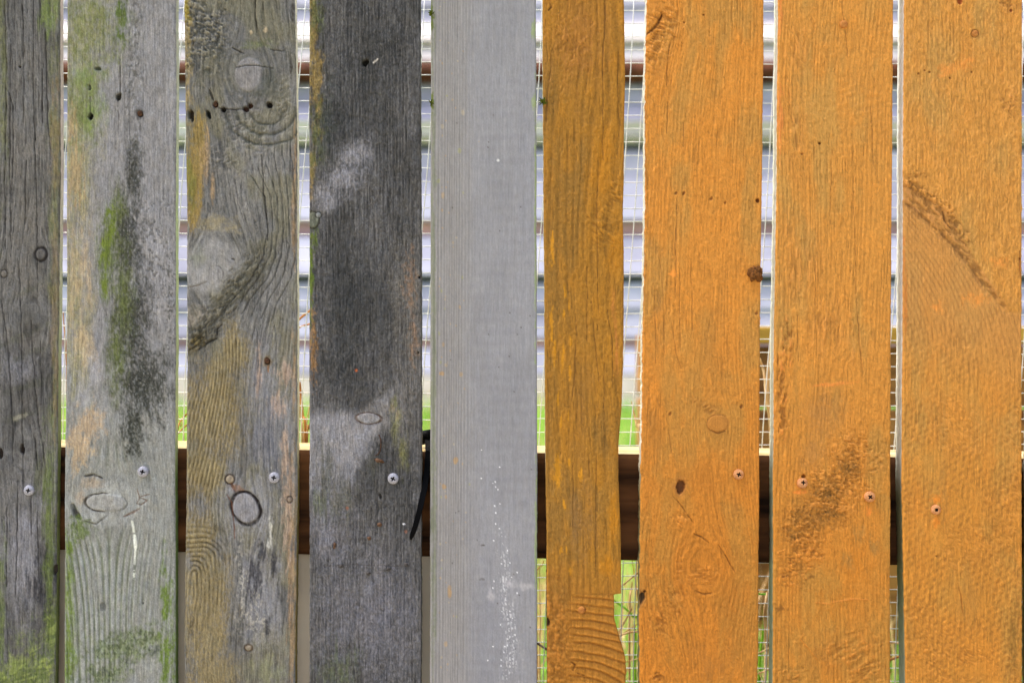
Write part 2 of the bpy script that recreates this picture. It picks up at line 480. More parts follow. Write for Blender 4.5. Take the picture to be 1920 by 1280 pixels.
def board_1():
    b = Board([(0, -96), (1280, -104)], [(0, 112), (300, 113), (640, 109), (900, 107), (1280, 103)], 11,
              knots=[(76, 477, 16, 0.5, 1), (60, 600, 40, 0.5, 0.8), (40, 850, 26, 0.5, 1), (8, 513, 10, 0.6, 1)], warp=14)
    grey_base(b, (108, 107, 103), (78, 77, 74), sp=11, grain=0.35, fine=0.3, blotch=0.35)
    b.mix(b.blob([(50, 400, 90, 420)], 1.2, 0.5, 30, 60, 5), (120, 114, 102), 0.5)
    b.mix(b.blob([(104, 300, 20, 700), (6, 150, 14, 300)], 0.8, 0.7, 8, 60, 6), (112, 116, 62), 0.55)
    b.mix(b.blob([(104, 280, 12, 200), (102, 560, 9, 260)], 0.6, 0.9, 4, 30, 7), (150, 122, 80), 0.3)
    b.mix(b.blob([(90, 25, 24, 60)], 0.7, 0.7, 8, 30, 8), (112, 130, 52), 0.6)
    # bands of grey and brown growth
    b.mix(b.blob([(45, 1030, 60, 170), (40, 680, 60, 60)], 0.9, 0.7, 26, 40, 9), (142, 142, 146), 0.7)
    b.mix(b.blob([(70, 350, 70, 60), (80, 520, 50, 60), (50, 590, 70, 40)], 0.9, 0.8, 20, 12, 10), (82, 82, 78), 0.55)
    for y, a in ((622, -22), (660, -20), (720, -16), (775, -14), (540, -30)):
        b.mix(b.blob([(60, y, 80, 11, a)], 0.9, 0.7, 20, 10, 11 + y % 7), (84, 86, 70), 0.5)
    b.mix(b.blob([(45, 840, 50, 24), (12, 860, 26, 40)], 0.8, 0.8, 14, 12, 14), (84, 84, 82), 0.7)
    b.mix(b.blob([(40, 780, 22, 6, -25)], 0.6, 0.6, 8, 6, 15), (168, 164, 140), 0.5)
    # black weathered splash low right
    m = b.blob([(86, 1075, 20, 50), (70, 1100, 24, 34), (88, 1130, 16, 50)], 0.5, 1.0, 5, 26, 16)
    b.mix(m, (52, 52, 56), 0.75); shred(b, m, 3, 22, 1.0, k=1)
    m = b.blob([(72, 890, 26, 50), (84, 940, 20, 60)], 0.8, 0.9, 4, 30, 17); b.mix(m, (88, 92, 62), 0.55)
    # algae
    b.mix(b.blob([(92, 1000, 16, 260), (4, 1150, 12, 200)], 0.8, 0.7, 8, 40, 18), (106, 122, 54), 0.6)
    m = b.blob([(40, 1300, 120, 120), (100, 1180, 26, 90)], 0.7, 0.7, 16, 26, 19)
    b.mix(m, (110, 124, 62), 0.8); shred(b, m, 12, 4, 0.4, (146, 158, 84), (80, 94, 48), 2, -25)
    b.mix(b.blob([(35, 1240, 40, 40)], 0.9, 0.9, 14, 14, 20), (150, 164, 84), 0.45)
    for pts in ([(8, -30), (12, 120), (9, 330), (10, 470)], [(20, 60), (18, 300), (21, 480)], [(41, -30), (44, 70), (45, 240)], [(61, -30), (62, 140), (64, 210), (68, 360), (70, 560)],
                [(74, -30), (75, 60)], [(84, 60), (88, 200), (93, 280)], [(78, 130), (80, 230)], [(14, 170), (25, 200), (22, 380)], [(36, 490), (40, 640), (42, 780), (44, 930)], [(58, 600), (66, 740), (74, 800), (84, 870)],
                [(2, 560), (15, 650), (22, 760), (25, 880)], [(76, 640), (78, 760)], [(48, 300), (46, 420)], [(57, 926), (60, 1010)], [(70, 960), (73, 1090)], [(33, 900), (30, 1120)], [(13, 950), (12, 1100)], [(66, 820), (70, 880)]):
        b.crack(pts, 1.5, 1.4)
    b.knot(76, 477, 11, 12, 20, (96, 94, 90), (38, 34, 32), 0.26)
    b.knot(7, 513, 6, 7, 0, (124, 120, 112), (60, 54, 48), 0.2)
    b.hole(42, 843, 5, 10, 0, 3); b.hole(1, 850, 4, 12, 0, 3); b.hole(37, 126, 2, 2)
    b.hole(103, 1068, 4, 9, 10, 3)
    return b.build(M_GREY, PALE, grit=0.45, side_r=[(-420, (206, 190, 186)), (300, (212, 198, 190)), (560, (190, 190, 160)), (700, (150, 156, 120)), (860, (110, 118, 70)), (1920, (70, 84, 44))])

def board_2():
    b = Board([(0, 126), (640, 125), (900, 121), (1280, 121)], [(0, 330), (640, 329), (900, 328), (1280, 329)], 12,
              knots=[(205, 945, 60, 0.75, 0.9)], warp=7)
    grey_base(b, (146, 145, 144), (122, 121, 118), sp=9, grain=0.14, fine=0.09, blotch=0.2, tick=0.12)
    # strong ring lines below the knot, spreading to the foot of the board
    ln, f = b.rings(9.5, 3, 0.2, 0.6)
    m = sstep(960, 1060, b.Y) * (0.35 + 0.65 * sstep(300, 200, b.X)) * sstep(0.2, 0.45, b.n(40, 120, 30))
    b.mix(ln * m, (104, 112, 84), 0.75); b.h(-ln * m, 0.7); b.mix((1 - ln) * m, (166, 167, 168), 0.4)
    m = b.blob([(210, 850, 70, 50)], 0.8, 0.4, 10, 40, 31)
    b.mix(ln * m, (110, 112, 96), 0.6); b.h(-ln * m, 0.5)
    # ochre/green left flank
    b.mix(b.blob([(135, 300, 70, 350), (142, 560, 52, 280)], 0.9, 0.45, 12, 50, 5), (146, 142, 110), 1.1)
    b.mix(b.blob([(165, 50, 95, 150), (155, 190, 55, 120)], 0.9, 0.5, 10, 16, 6), (114, 120, 78), 1.1)
    b.mix(b.blob([(228, 20, 16, 90)], 0.7, 0.8, 6, 14, 7), (88, 102, 52), 1.1)
    b.mix(b.blob([(165, 60, 60, 120)], 0.9, 0.9, 5, 8, 8), (158, 154, 110), 0.35)
    b.mix(b.blob([(170, 210, 34, 60), (160, 150, 40, 40)], 0.9, 0.7, 8, 14, 9), (118, 138, 70), 0.6)
    b.mix(b.blob([(142, 330, 18, 90), (136, 240, 10, 60)], 0.7, 0.9, 4, 22, 10), (178, 150, 108), 0.6)
    b.mix(b.blob([(150, 520, 30, 140), (160, 640, 30, 80)], 0.9, 0.7, 8, 34, 11), (190, 168, 132), 0.7)
    b.mix(b.blob([(165, 800, 34, 62), (145, 830, 30, 60)], 0.6, 0.7, 7, 18, 12), (188, 160, 128), 0.75)
    b.mix(b.blob([(180, 700, 16, 60), (160, 745, 24, 30)], 0.8, 0.6, 8, 16, 13), (158, 156, 158), 0.8)
    # black band of weathering with bright algae on its left
    band = b.blob([(250, 330, 24, 100), (238, 450, 42, 140), (248, 610, 56, 150), (268, 720, 72, 105), (250, 800, 34, 90)], 0.8, 0.4, 7, 14, 14)
    b.mix(band, (70, 71, 65), 1.35)
    sp = b.speck(2.6, 3.6, 0.46, 0.22, 15)
    b.mix(band * sp, (52, 53, 50), 0.7); b.mix(band * b.speck(2.6, 3.4, 0.64, 0.1, 16), (150, 150, 148), 0.4)
    shred(b, band, 4, 6, 0.8, k=3)
    gr = b.blob([(206, 480, 38, 130), (222, 390, 28, 70), (217, 660, 30, 150), (232, 560, 36, 150)], 1.0, 0.4, 8, 18, 17)
    b.mix(gr, (98, 106, 64), 1.1); b.mix(gr * sp, (64, 72, 42), 0.6)
    b.mix(b.blob([(198, 470, 18, 70), (206, 430, 16, 60), (196, 530, 12, 40)], 0.7, 0.5, 6, 14, 18), (104, 118, 50), 1.1)
    edge = b.blob([(318, 560, 14, 200), (300, 720, 30, 80)], 0.7, 0.8, 5, 8, 19); b.mix(edge * sp, (70, 72, 66), 0.8)
    pit = b.blob([(285, 480, 60, 220)], 0.8, 0.4, 20, 30, 20); b.mix(pit * b.speck(4.5, 6, 0.6, 0.06, 21), (96, 96, 94), 0.7); b.h(-pit * b.speck(4.5, 6, 0.58, 0.1, 21), 0.6)
    mid = b.blob([(250, 130, 22, 160), (252, 290, 22, 70), (255, 30, 20, 60)], 0.7, 0.7, 6, 10, 22)
    b.mix(mid * b.speck(4.0, 6.0, 0.52, 0.1, 23), (92, 92, 86), 0.75); shred(b, mid, 5, 6, 0.7, k=4)
    # knot group
    e = b.ell(205, 945, 80, 46); b.mix(1 - sstep(0.7, 1.1, e), (164, 163, 164), 0.6)
    b.mix(b.blob([(170, 905, 34, 20, -10), (150, 930, 16, 30)], 0.8, 0.5, 12, 8, 24), (170, 148, 126), 0.6)
    b.knot(198, 942, 37, 17, 3, (157, 155, 156), (62, 54, 48), 0.08, arc=(190, 110))
    b.knot(214, 943, 24, 15, 3, (163, 161, 163), (110, 106, 104), 0.06, arc=(10, 60), op=0.3, ringop=0.6, rd=0.3)
    b.crack([(160, 892), (176, 889), (192, 896)], 4, 2, (52, 46, 40))
    b.crack([(136, 946), (140, 960), (150, 972)], 8, 3, (36, 34, 30), 3)
    b.mix(b.blob([(148, 990, 34, 32)], 0.6, 0.7, 8, 8, 25), (98, 112, 56), 0.85)
    b.crack([(232, 968), (250, 960), (262, 953)], 3, 1, (110, 80, 60)); b.crack([(150, 974), (180, 982), (200, 966)], 2.5, 1, (96, 92, 84))
    for p in ([(258, 916), (262, 932), (256, 944)], [(262, 932), (276, 938), (264, 946), (256, 944)], [(264, 930), (280, 926)]):
        b.crack(p, 2.2, 0.6, (104, 74, 54))
    # white scratch, holes, shake
    b.mix(1 - sstep(1.2, 3.2, b.dist([(248, 978), (251, 996)])[0]), (214, 214, 208), 0.9)
    b.mix(1 - sstep(2.0, 4.0, b.dist([(252, 1004), (254, 1026)])[0]), (236, 236, 230), 0.95)
    b.mix(1 - sstep(1.0, 3.0, b.dist([(254, 1026), (252, 1056)])[0]), (226, 226, 220), 0.9)
    b.mix((1 - sstep(1.0, 3.0, b.dist([(251, 1070), (251, 1084)])[0])) * b.speck(3, 3, 0.45), (226, 226, 220), 0.9)
    b.hole(222, 182, 6, 7, 10, 4, (58, 54, 48), (104, 104, 96)); b.hole(170, 219, 5, 6, 0, 5, (30, 30, 26), (110, 116, 92))
    b.hole(263, 213, 6, 7, 0, 2, (88, 84, 78), (64, 60, 56)); b.hole(183, 129, 6, 4, 0, 2, (70, 76, 58), (120, 124, 110)); b.hole(168, 163, 3, 6, 0, 2, (90, 96, 74))
    b.crack([(225, 110), (225, 180)], 1.2, 1); b.crack([(222, 190), (223, 260)], 1.2, 1); b.crack([(169, 180), (169, 215)], 1.2, 1)
    for x in (216, 233, 243, 269): b.crack([(x, 60), (x + 1, 280)], 0.9, 0.6, (90, 90, 86), op=0.6)
    b.hole(193, 1138, 6, 10, -10, 1, (106, 106, 104), (136, 136, 134)); b.hole(268, 1130, 2, 2, 0, 1)
    # foot: algae and dark scales
    b.mix(b.blob([(128, 1110, 14, 160), (130, 1240, 22, 90)], 0.7, 0.7, 7, 30, 26), (110, 126, 66), 1.0)
    b.mix(b.blob([(315, 1230, 22, 90), (310, 1120, 14, 90)], 0.7, 0.8, 6, 20, 27), (104, 122, 58), 1.0)
    m = b.blob([(225, 1215, 85, 40), (270, 1200, 50, 40), (200, 1260, 60, 30)], 0.8, 0.8, 9, 9, 28)
    b.mix(m, (118, 128, 90), 0.8); b.mix(m * b.speck(4, 5, 0.52, 0.1, 29), (80, 88, 64), 0.8); shred(b, m, 6, 6, 0.5, k=6)
    b.mix(b.blob([(195, 1260, 12, 14), (240, 1240, 8, 10), (290, 1220, 12, 14)], 0.8, 0.8, 5, 6, 32), (80, 82, 84), 0.7)
    b.tint(sstep(600, 900, b.Y) * 0.8, (0.97, 1.02, 0.9))
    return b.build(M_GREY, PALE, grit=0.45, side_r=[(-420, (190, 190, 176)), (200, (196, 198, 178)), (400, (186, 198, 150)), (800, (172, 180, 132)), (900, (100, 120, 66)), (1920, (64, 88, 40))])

def board_3():
    b = Board([(0, 345), (400, 350), (640, 351), (900, 349), (1100, 347), (1280, 346)], [(0, 553), (300, 557), (640, 557), (900, 558), (1100, 555), (1280, 553)], 13,
              knots=[(466, 135, 55, 0.8, 1.0), (400, 510, 70, 0.8, 1.1), (462, 950, 34, 0.8, 0.9), (360, 1230, 60, 0.6, -0.8)], warp=8, tilt=0.0)
    grey_base(b, (126, 125, 120), (92, 92, 88), sp=9, grain=0.5, rel=0.6, fine=0.24, blotch=0.3)
    X, Y = b.X, b.Y
    b.mix(sstep(0.42, 0.66, b.n(40, 60, 48, 3)), (122, 118, 92), 0.55)
    # scaly top left
    m = b.blob([(385, 70, 70, 110), (350, 40, 40, 160)], 0.7, 0.5, 12, 16, 5)
    b.mix(m, (92, 92, 86), 0.6); shred(b, m, 7, 4.5, 2.0, (158, 152, 128), (64, 66, 58), 1, 20, 0.55)
    b.mix(b.blob([(350, 80, 14, 150), (352, 180, 14, 60)], 0.8, 0.9, 4, 10, 6), (158, 140, 92), 0.7)
    b.mix(b.blob([(349, 20, 9, 40)], 0.8, 0.9, 4, 10, 7), (156, 140, 50), 0.7)
    m = b.blob([(470, 240, 80, 90), (530, 200, 30, 110), (420, 300, 50, 60)], 0.9, 0.5, 14, 14, 8); shred(b, m, 8, 4, 1.0, (150, 146, 136), (80, 80, 76), 3, -25, 0.5)
    # great knot at the top
    d = b.ell(470, 135, 62, 62)
    swirl = np.sin(d * 26 + 5 * b.n(30, 30, 40, 2)) * 0.5 + 0.5
    m = 1 - sstep(0.75, 1.25, d); b.mix(m, (112, 112, 108), 0.5); b.mix(m * swirl, (88, 88, 84), 0.35); b.h(m * swirl, -0.3)
    b.mix(b.blob([(505, 150, 28, 36), (490, 175, 30, 14)], 0.6, 0.4, 12, 12, 9), (84, 86, 76), 0.7)
    b.knot(467, 140, 26, 33, 8, (136, 134, 132), (112, 112, 108), 0.12, ringop=0.5, rd=0.2)
    b.mix(b.blob([(484, 82, 40, 14)], 0.7, 0.6, 10, 8, 10), (106, 112, 72), 0.7)
    b.mix(b.blob([(497, 56, 5, 9), (471, 60, 4, 5)], 0.5, 0.5, 5, 5, 11), (196, 176, 140), 0.8)
    for p, w in (([(478, -30), (478, 20), (480, 40), (482, 62)], 2.2), ([(492, 0), (494, 28)], 1.3), ([(442, 127), (462, 123), (480, 123), (512, 128)], 2.0), ([(436, 90), (458, 101)], 2.0), ([(506, 93), (530, 96)], 2.0)):
        b.crack(p, w, 1.5)
    b.mix(b.blob([(549, 20, 4, 30), (546, 130, 4, 20)], 0.5, 0.6, 3, 8, 12), (52, 46, 38), 0.8)
    # row of insect holes
    for x, y, rx, ry, a, c in ((404, 196, 5, 6, 0, (150, 110, 92)), (418, 206, 5, 5, -20, (30, 26, 22)), (461, 205, 6, 6, 20, (66, 42, 32)), (469, 199, 5, 5, 0, (72, 48, 36)), (505, 197, 6, 6, 30, (24, 20, 18)), (359, 216, 5, 11, -12, (52, 42, 30)), (391, 216, 4, 10, -22, (38, 40, 34))):
        b.hole(x, y, rx, ry, a, 4, c, (84, 82, 76))
    b.crack([(392, 168), (400, 188)], 3, 2); b.crack([(410, 203), (440, 206), (456, 204)], 2, 1.2)
    # cup shaped rings under the holes
    dd = np.hypot((X - 500) / 1.0, (Y - 205) * 1.15)
    sw = np.exp(-(((dd + 6 * (b.n(16, 16, 41, 2) - .5)) % 22 - 11) / 3.4) ** 2)
    m = sstep(95, 75, dd) * sstep(200, 218, Y) * sstep(24, 34, dd); b.mix(m * sw, (74, 76, 68), 0.75); b.h(-m * sw, 1.0)
    # ochre flank left
    m = b.blob([(365, 330, 22, 90), (375, 250, 14, 50), (380, 290, 16, 60), (362, 400, 16, 40)], 0.6, 0.6, 5, 60, 13)
    b.mix(m, (142, 122, 72), 1.15); b.mix(b.blob([(385, 300, 11, 70), (398, 350, 7, 40)], 0.7, 0.7, 4, 40, 14), (176, 148, 108), 0.75)
    b.mix(b.blob([(358, 360, 14, 60), (352, 320, 8, 40)], 0.7, 0.7, 5, 30, 15), (112, 112, 50), 0.75)
    b.mix(b.blob([(400, 420, 60, 26)], 0.8, 0.9, 8, 8, 16), (146, 136, 104), 0.7)
    b.mix(b.blob([(550, 440, 7, 60), (552, 330, 6, 120), (552, 700, 7, 120), (548, 1080, 12, 260)], 0.7, 0.8, 4, 30, 17), (164, 134, 96), 0.6)
    # second knot, smooth and pale, with dark swirl flowing from it
    e = b.ell(398, 500, 62, 52, -20)
    m = 1 - sstep(0.7, 1.1, e + 0.2 * (b.n(20, 20, 42) - .5)); b.H *= (1 - 0.8 * m); b.mix(m, (146, 145, 141), 0.85)
    b.mix(b.blob([(385, 590, 40, 30), (360, 600, 20, 30)], 0.8, 0.5, 10, 10, 18), (150, 142, 128), 0.8)
    b.mix(b.blob([(368, 480, 26, 26)], 0.9, 0.6, 10, 8, 19), (130, 134, 112), 0.6)
    b.knot(405, 515, 14, 17, 0, (149, 148, 145), (100, 98, 94), 0.07, arc=(330, 70), ringop=0.8, rd=0.3, lift=0.1)
    b.hole(437, 486, 4, 2, 20, 0.6, (70, 68, 64))
    b.crack([(352, 539), (372, 535), (388, 528)], 1.6, 0.8, (96, 82, 60))
    flow = [(352, 650), (382, 622), (412, 585), (436, 545), (470, 510), (494, 470), (506, 420)]
    d2, tt = b.dist(flow)
    m = sstep(44, 0, d2 + 30 * (b.n(10, 10, 43) - .5)) * sstep(1.0, 0.6, tt)
    b.mix(m, (82, 80, 68), 0.8); shred(b, m, 7, 3.4, 1.7, (128, 123, 104), (60, 58, 48), 5, -50, 0.4)
    for k, off in enumerate((0, 14, 28, 43, 58, 74)):
        pts = [(470 + off, 330 - off), (497 + off * .75, 370), (502 + off * .7, 430), (494 + off * .8, 480), (472 + off, 520), (440 + off * 1.1, 556 + off * .1), (420 + off * 1.2, 580 + off * .3)]
        b.crack(pts, 2.0, 1.2, (70, 70, 66), 3, 0.75)
    b.crack([(490, 290), (494, 360), (501, 420), (503, 452)], 1.7, 1.6)
    b.crack([(417, 608), (408, 616), (404, 634), (388, 642), (372, 654)], 3.2, 2.5, (30, 26, 22), 3); b.crack([(354, 656), (372, 646)], 3, 2, (34, 30, 24), 3)
    m = b.blob([(370, 640, 26, 16, -30)], 0.6, 0.6, 8, 4, 20); b.mix(m, (88, 78, 48), 0.8); shred(b, m, 12, 3, 1.6, (140, 126, 84), (44, 40, 28), 6, -30, 0.7)
    # lower left: bare wood, olive tan, close rings that bend to the arch below
    bare = b.blob([(398, 770, 86, 150), (440, 660, 40, 70), (378, 880, 68, 80), (385, 1150, 72, 190), (365, 1010, 60, 80), (400, 1270, 70, 90)], 0.7, 0.3, 16, 50, 21)
    b.mix(bare, (140, 127, 92), 1.15)
    gg = X + 0.16 * (Y - 700) * sstep(640, 900, Y) + 20 * (b.n(120, 160, 44, 2) - .5) + 30 * np.exp(-((Y - 690) / 70.0) ** 2) * (X - 440) / 90
    l1 = np.exp(-(((gg / 7.5) % 1 - 0.5) / 0.2) ** 2)
    arch = np.hypot(X - 366 + 0.06 * (Y - 1060), np.minimum(Y - 1075, 0) * 0.85) + 12 * (b.n(40, 50, 45, 2) - .5)
    l2 = np.exp(-(((arch / 8.0) % 1 - 0.5) / 0.22) ** 2)
    wv = sstep(960, 1010, Y)
    lines = l1 * (1 - wv) + l2 * wv * (0.35 + 0.65 * sstep(1180, 1080, Y))
    b.mix(bare * lines, (96, 85, 58), 0.8); b.h(-bare * lines, 0.7); b.mix(bare * (1 - lines) * b.speck(12, 40, 0.5, 0.2, 22), (166, 152, 112), 0.4)
    dk = b.blob([(400, 1030, 40, 34), (370, 1060, 26, 40), (360, 1170, 12, 26)], 0.7, 0.5, 10, 12, 23); b.mix(dk * l2, (56, 50, 38), 0.75)
    b.mix(b.blob([(410, 990, 16, 12, 30)], 0.7, 0.8, 5, 8, 24), (72, 66, 50), 0.7)
    # lower right grey with streaks
    gy = b.blob([(500, 760, 56, 170), (470, 950, 80, 90), (490, 1100, 50, 150)], 0.6, 0.4, 8, 60, 25)
    b.mix(gy * (1 - 0.9 * bare), (140, 140, 142), 0.7)
    b.mix(b.blob([(520, 760, 20, 30), (535, 700, 16, 30), (520, 700, 12, 10), (485, 700, 8, 60), (535, 860, 12, 60), (540, 960, 14, 120)], 0.7, 0.9, 4, 16, 26), (178, 154, 132), 0.7)
    st = b.blob([(500, 800, 26, 130), (480, 720, 10, 60), (520, 860, 10, 70)], 0.8, 1.0, 3.5, 60, 27); b.mix(st, (104, 106, 112), 0.7)
    bl = b.blob([(478, 1080, 13, 50), (490, 1030, 10, 40), (470, 1110, 10, 22), (500, 1180, 6, 34), (512, 1060, 7, 40)], 0.6, 0.9, 4, 22, 28); b.mix(bl, (58, 58, 62), 0.85); shred(b, bl, 3, 10, 0.6, k=7)
    sp = b.blob([(455, 1120, 20, 90), (480, 1150, 40, 60), (450, 1040, 12, 60)], 0.8, 0.7, 6, 20, 29); b.mix(sp * b.speck(3.5, 4.5, 0.52, 0.1, 30), (176, 172, 158), 0.7)
    b.mix(b.blob([(507, 1000, 4, 40), (503, 1020, 4, 18)], 0.6, 0.7, 4, 12, 31), (206, 204, 190), 0.85)
    b.mix(b.blob([(500, 1260, 50, 40)], 0.9, 0.8, 8, 12, 32), (140, 142, 106), 0.6)
    # framed knots
    b.knot(431, 898, 8.5, 8.5, 0, (156, 143, 120), (56, 42, 34), 0.2)
    b.crack([(434, 907), (440, 920)], 4, 1.5, (76, 44, 32))
    b.mix(b.blob([(446, 916, 20, 8, 25)], 0.6, 0.6, 6, 6, 33), (144, 108, 82), 0.6)
    b.knot(461, 953, 26, 31, -28, (140, 139, 140), (42, 36, 33), 0.12, rd=1.2, ringop=1)
    b.crack([(425, 927), (433, 942), (438, 970), (439, 1010)], 2.2, 0.8, (118, 78, 60))
    b.knot(466, 1214, 7, 6, 0, (156, 144, 122), (92, 76, 56), 0.3); b.knot(543, 936, 5, 6, 0, (150, 136, 118), (90, 76, 64), 0.3)
    b.hole(501, 677, 6, 7, 0, 2, (60, 46, 30), (128, 106, 70)); b.crack([(502, 684), (503, 698)], 3, 0.2, (146, 104, 64))
    for x in (482, 516): b.crack([(x, 610), (x + 2, 700)], 2, 0.8, (92, 92, 92))
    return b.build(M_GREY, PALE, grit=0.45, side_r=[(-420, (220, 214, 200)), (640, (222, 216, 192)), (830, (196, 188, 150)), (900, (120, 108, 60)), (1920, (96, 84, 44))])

def board_4():
    b = Board([(0, 580), (1280, 580)], [(0, 788), (640, 790), (900, 790), (1280, 789)], 14, knots=[(690, 783, 22, 0.8, 0.8)], warp=4, rag=(0.5, 0.8))
    grey_base(b, (94, 93, 91), (66, 66, 64), sp=6.5, grain=0.4, rel=0.4, fine=0.34, blotch=0.3)
    shred(b, np.ones_like(b.X), 4, 5, 0.5, k=9)
    b.mix(b.blob([(655, 560, 100, 210), (645, 680, 86, 110), (635, 230, 70, 150), (700, 120, 110, 170)], 1.1, 0.35, 24, 50, 5), (60, 61, 60), 1.1)
    b.mix(b.blob([(770, 600, 50, 330), (760, 760, 40, 120)], 1.0, 0.5, 14, 60, 6), (116, 112, 104), 0.75)
    b.mix(b.blob([(700, 1150, 140, 190), (620, 1000, 70, 160)], 0.9, 0.3, 14, 80, 7), (124, 123, 127), 0.85)
    # left edge: ochre and moss
    b.mix(b.blob([(586, 60, 12, 160), (590, 150, 18, 90), (596, 200, 14, 80), (584, 320, 10, 60)], 0.7, 0.7, 6, 16, 8), (146, 124, 70), 0.8)
    b.mix(b.blob([(595, 250, 20, 80), (588, 300, 12, 40), (590, 30, 22, 60)], 0.8, 0.8, 6, 10, 9), (92, 98, 56), 0.7)
    b.mix(b.blob([(614, 230, 26, 110)], 0.8, 0.8, 6, 9, 10), (62, 66, 60), 0.7)
    b.mix(b.blob([(590, 450, 10, 34), (583, 520, 7, 110)], 0.7, 0.6, 5, 12, 11), (94, 112, 34), 0.9)
    b.mix(b.blob([(588, 650, 9, 90)], 0.7, 1.0, 4, 8, 12), (160, 118, 62), 0.6)
    # pale patches: one mid left, one fan above the oval knot
    p1 = b.blob([(645, 335, 66, 36, -28), (615, 372, 46, 30), (665, 290, 56, 36, -50)], 0.8, 0.35, 20, 20, 13)
    b.mix(p1, (136, 135, 137), 1.2)
    wob = 26 * (b.n(12, 20, 46) - .5) + 12 * (b.n(3, 6, 47, 2) - .5)
    poly = sstep(-6, 22, (b.Y - 766) + 0.6 * wob) * sstep(734, 706, b.X + wob + 0.5 * (b.Y - 790) * (b.Y > 790)) * sstep(980, 830, b.Y + 2 * wob)
    b.mix(poly, (142, 141, 142), 0.9); b.H *= 1 - 0.5 * poly
    fan = sstep(-4, 14, (b.Y - 770) + (b.X - 672) * 0.75 + 0.5 * wob) * sstep(775, 715, b.X + wob) * sstep(-20, 20, 800 - b.Y) * sstep(690, 740, b.Y)
    b.mix(fan, (128, 126, 124), 0.75)
    b.mix(b.blob([(745, 790, 16, 50), (755, 850, 16, 50), (740, 760, 10, 30)], 0.9, 0.7, 6, 26, 14), (128, 128, 70), 0.6)
    b.mix(b.blob([(735, 765, 8, 16), (744, 780, 6, 12)], 0.9, 0.7, 5, 12, 15), (170, 150, 106), 0.5)
    b.mix(b.blob([(640, 930, 40, 60), (610, 900, 20, 90), (700, 870, 14, 40)], 0.8, 0.9, 5, 50, 16), (94, 94, 82), 0.7)
    b.mix(b.blob([(640, 1260, 50, 60), (600, 940, 20, 40)], 0.9, 0.8, 5, 40, 17), (104, 112, 78), 0.6)
    b.mix(b.blob([(720, 1200, 40, 90), (650, 1130, 30, 26), (760, 1150, 30, 160)], 0.9, 0.7, 6, 60, 18), (94, 94, 98), 0.6)
    b.mix(b.blob([(770, 530, 16, 60), (776, 640, 12, 60)], 0.9, 1.1, 5, 8, 19), (142, 112, 84), 0.6)
    b.knot(691, 784, 23, 10, 2, (150, 149, 149), (84, 66, 54), 0.12, rd=0.6)
    b.knot(586, 412, 12, 16, 0, (108, 112, 96), (60, 58, 48), 0.12, rd=0.5); b.knot(597, 403, 6, 6, 0, (120, 122, 118), (64, 64, 56), 0.2)
    b.hole(685, 118, 6, 7, 0, 4, (30, 28, 24), (66, 66, 60)); b.crack([(685, 95), (686, 118)], 1.6, 1)
    b.mix(1 - sstep(0.8, 2.0, b.dist([(700, 118), (708, 111)])[0]), (214, 206, 190), 0.9)
    b.hole(786, 520, 2, 2, 0, 2, (14, 14, 14)); b.hole(784, 661, 2, 2, 0, 2, (14, 14, 14)); b.hole(713, 930, 2, 6, -15, 1, (44, 42, 40))
    b.mix(1 - sstep(2, 3.6, b.ell(668, 694, 1, 1)), (176, 96, 54), 0.9); b.mix(1 - sstep(2, 4, b.ell(651, 952, 1, 1)), (166, 104, 76), 0.6)
    b.mix(1 - sstep(2, 3.4, b.ell(757, 982, 1, 0.7)), (240, 240, 240), 0.95); b.mix(1 - sstep(2, 4, b.ell(761, 996, 1, 1)), (150, 104, 84), 0.7)
    b.crack([(600, 1062), (660, 1058), (720, 1060), (785, 1062)], 1.3, 0.5, (84, 80, 78)); b.crack([(582, 1103), (640, 1094)], 1.2, 0.4, (92, 90, 92))
    return b.build(M_DARK, PALE, grit=0.55, side_r= [(-420, (120, 116, 112)), (1920, (100, 98, 90))])

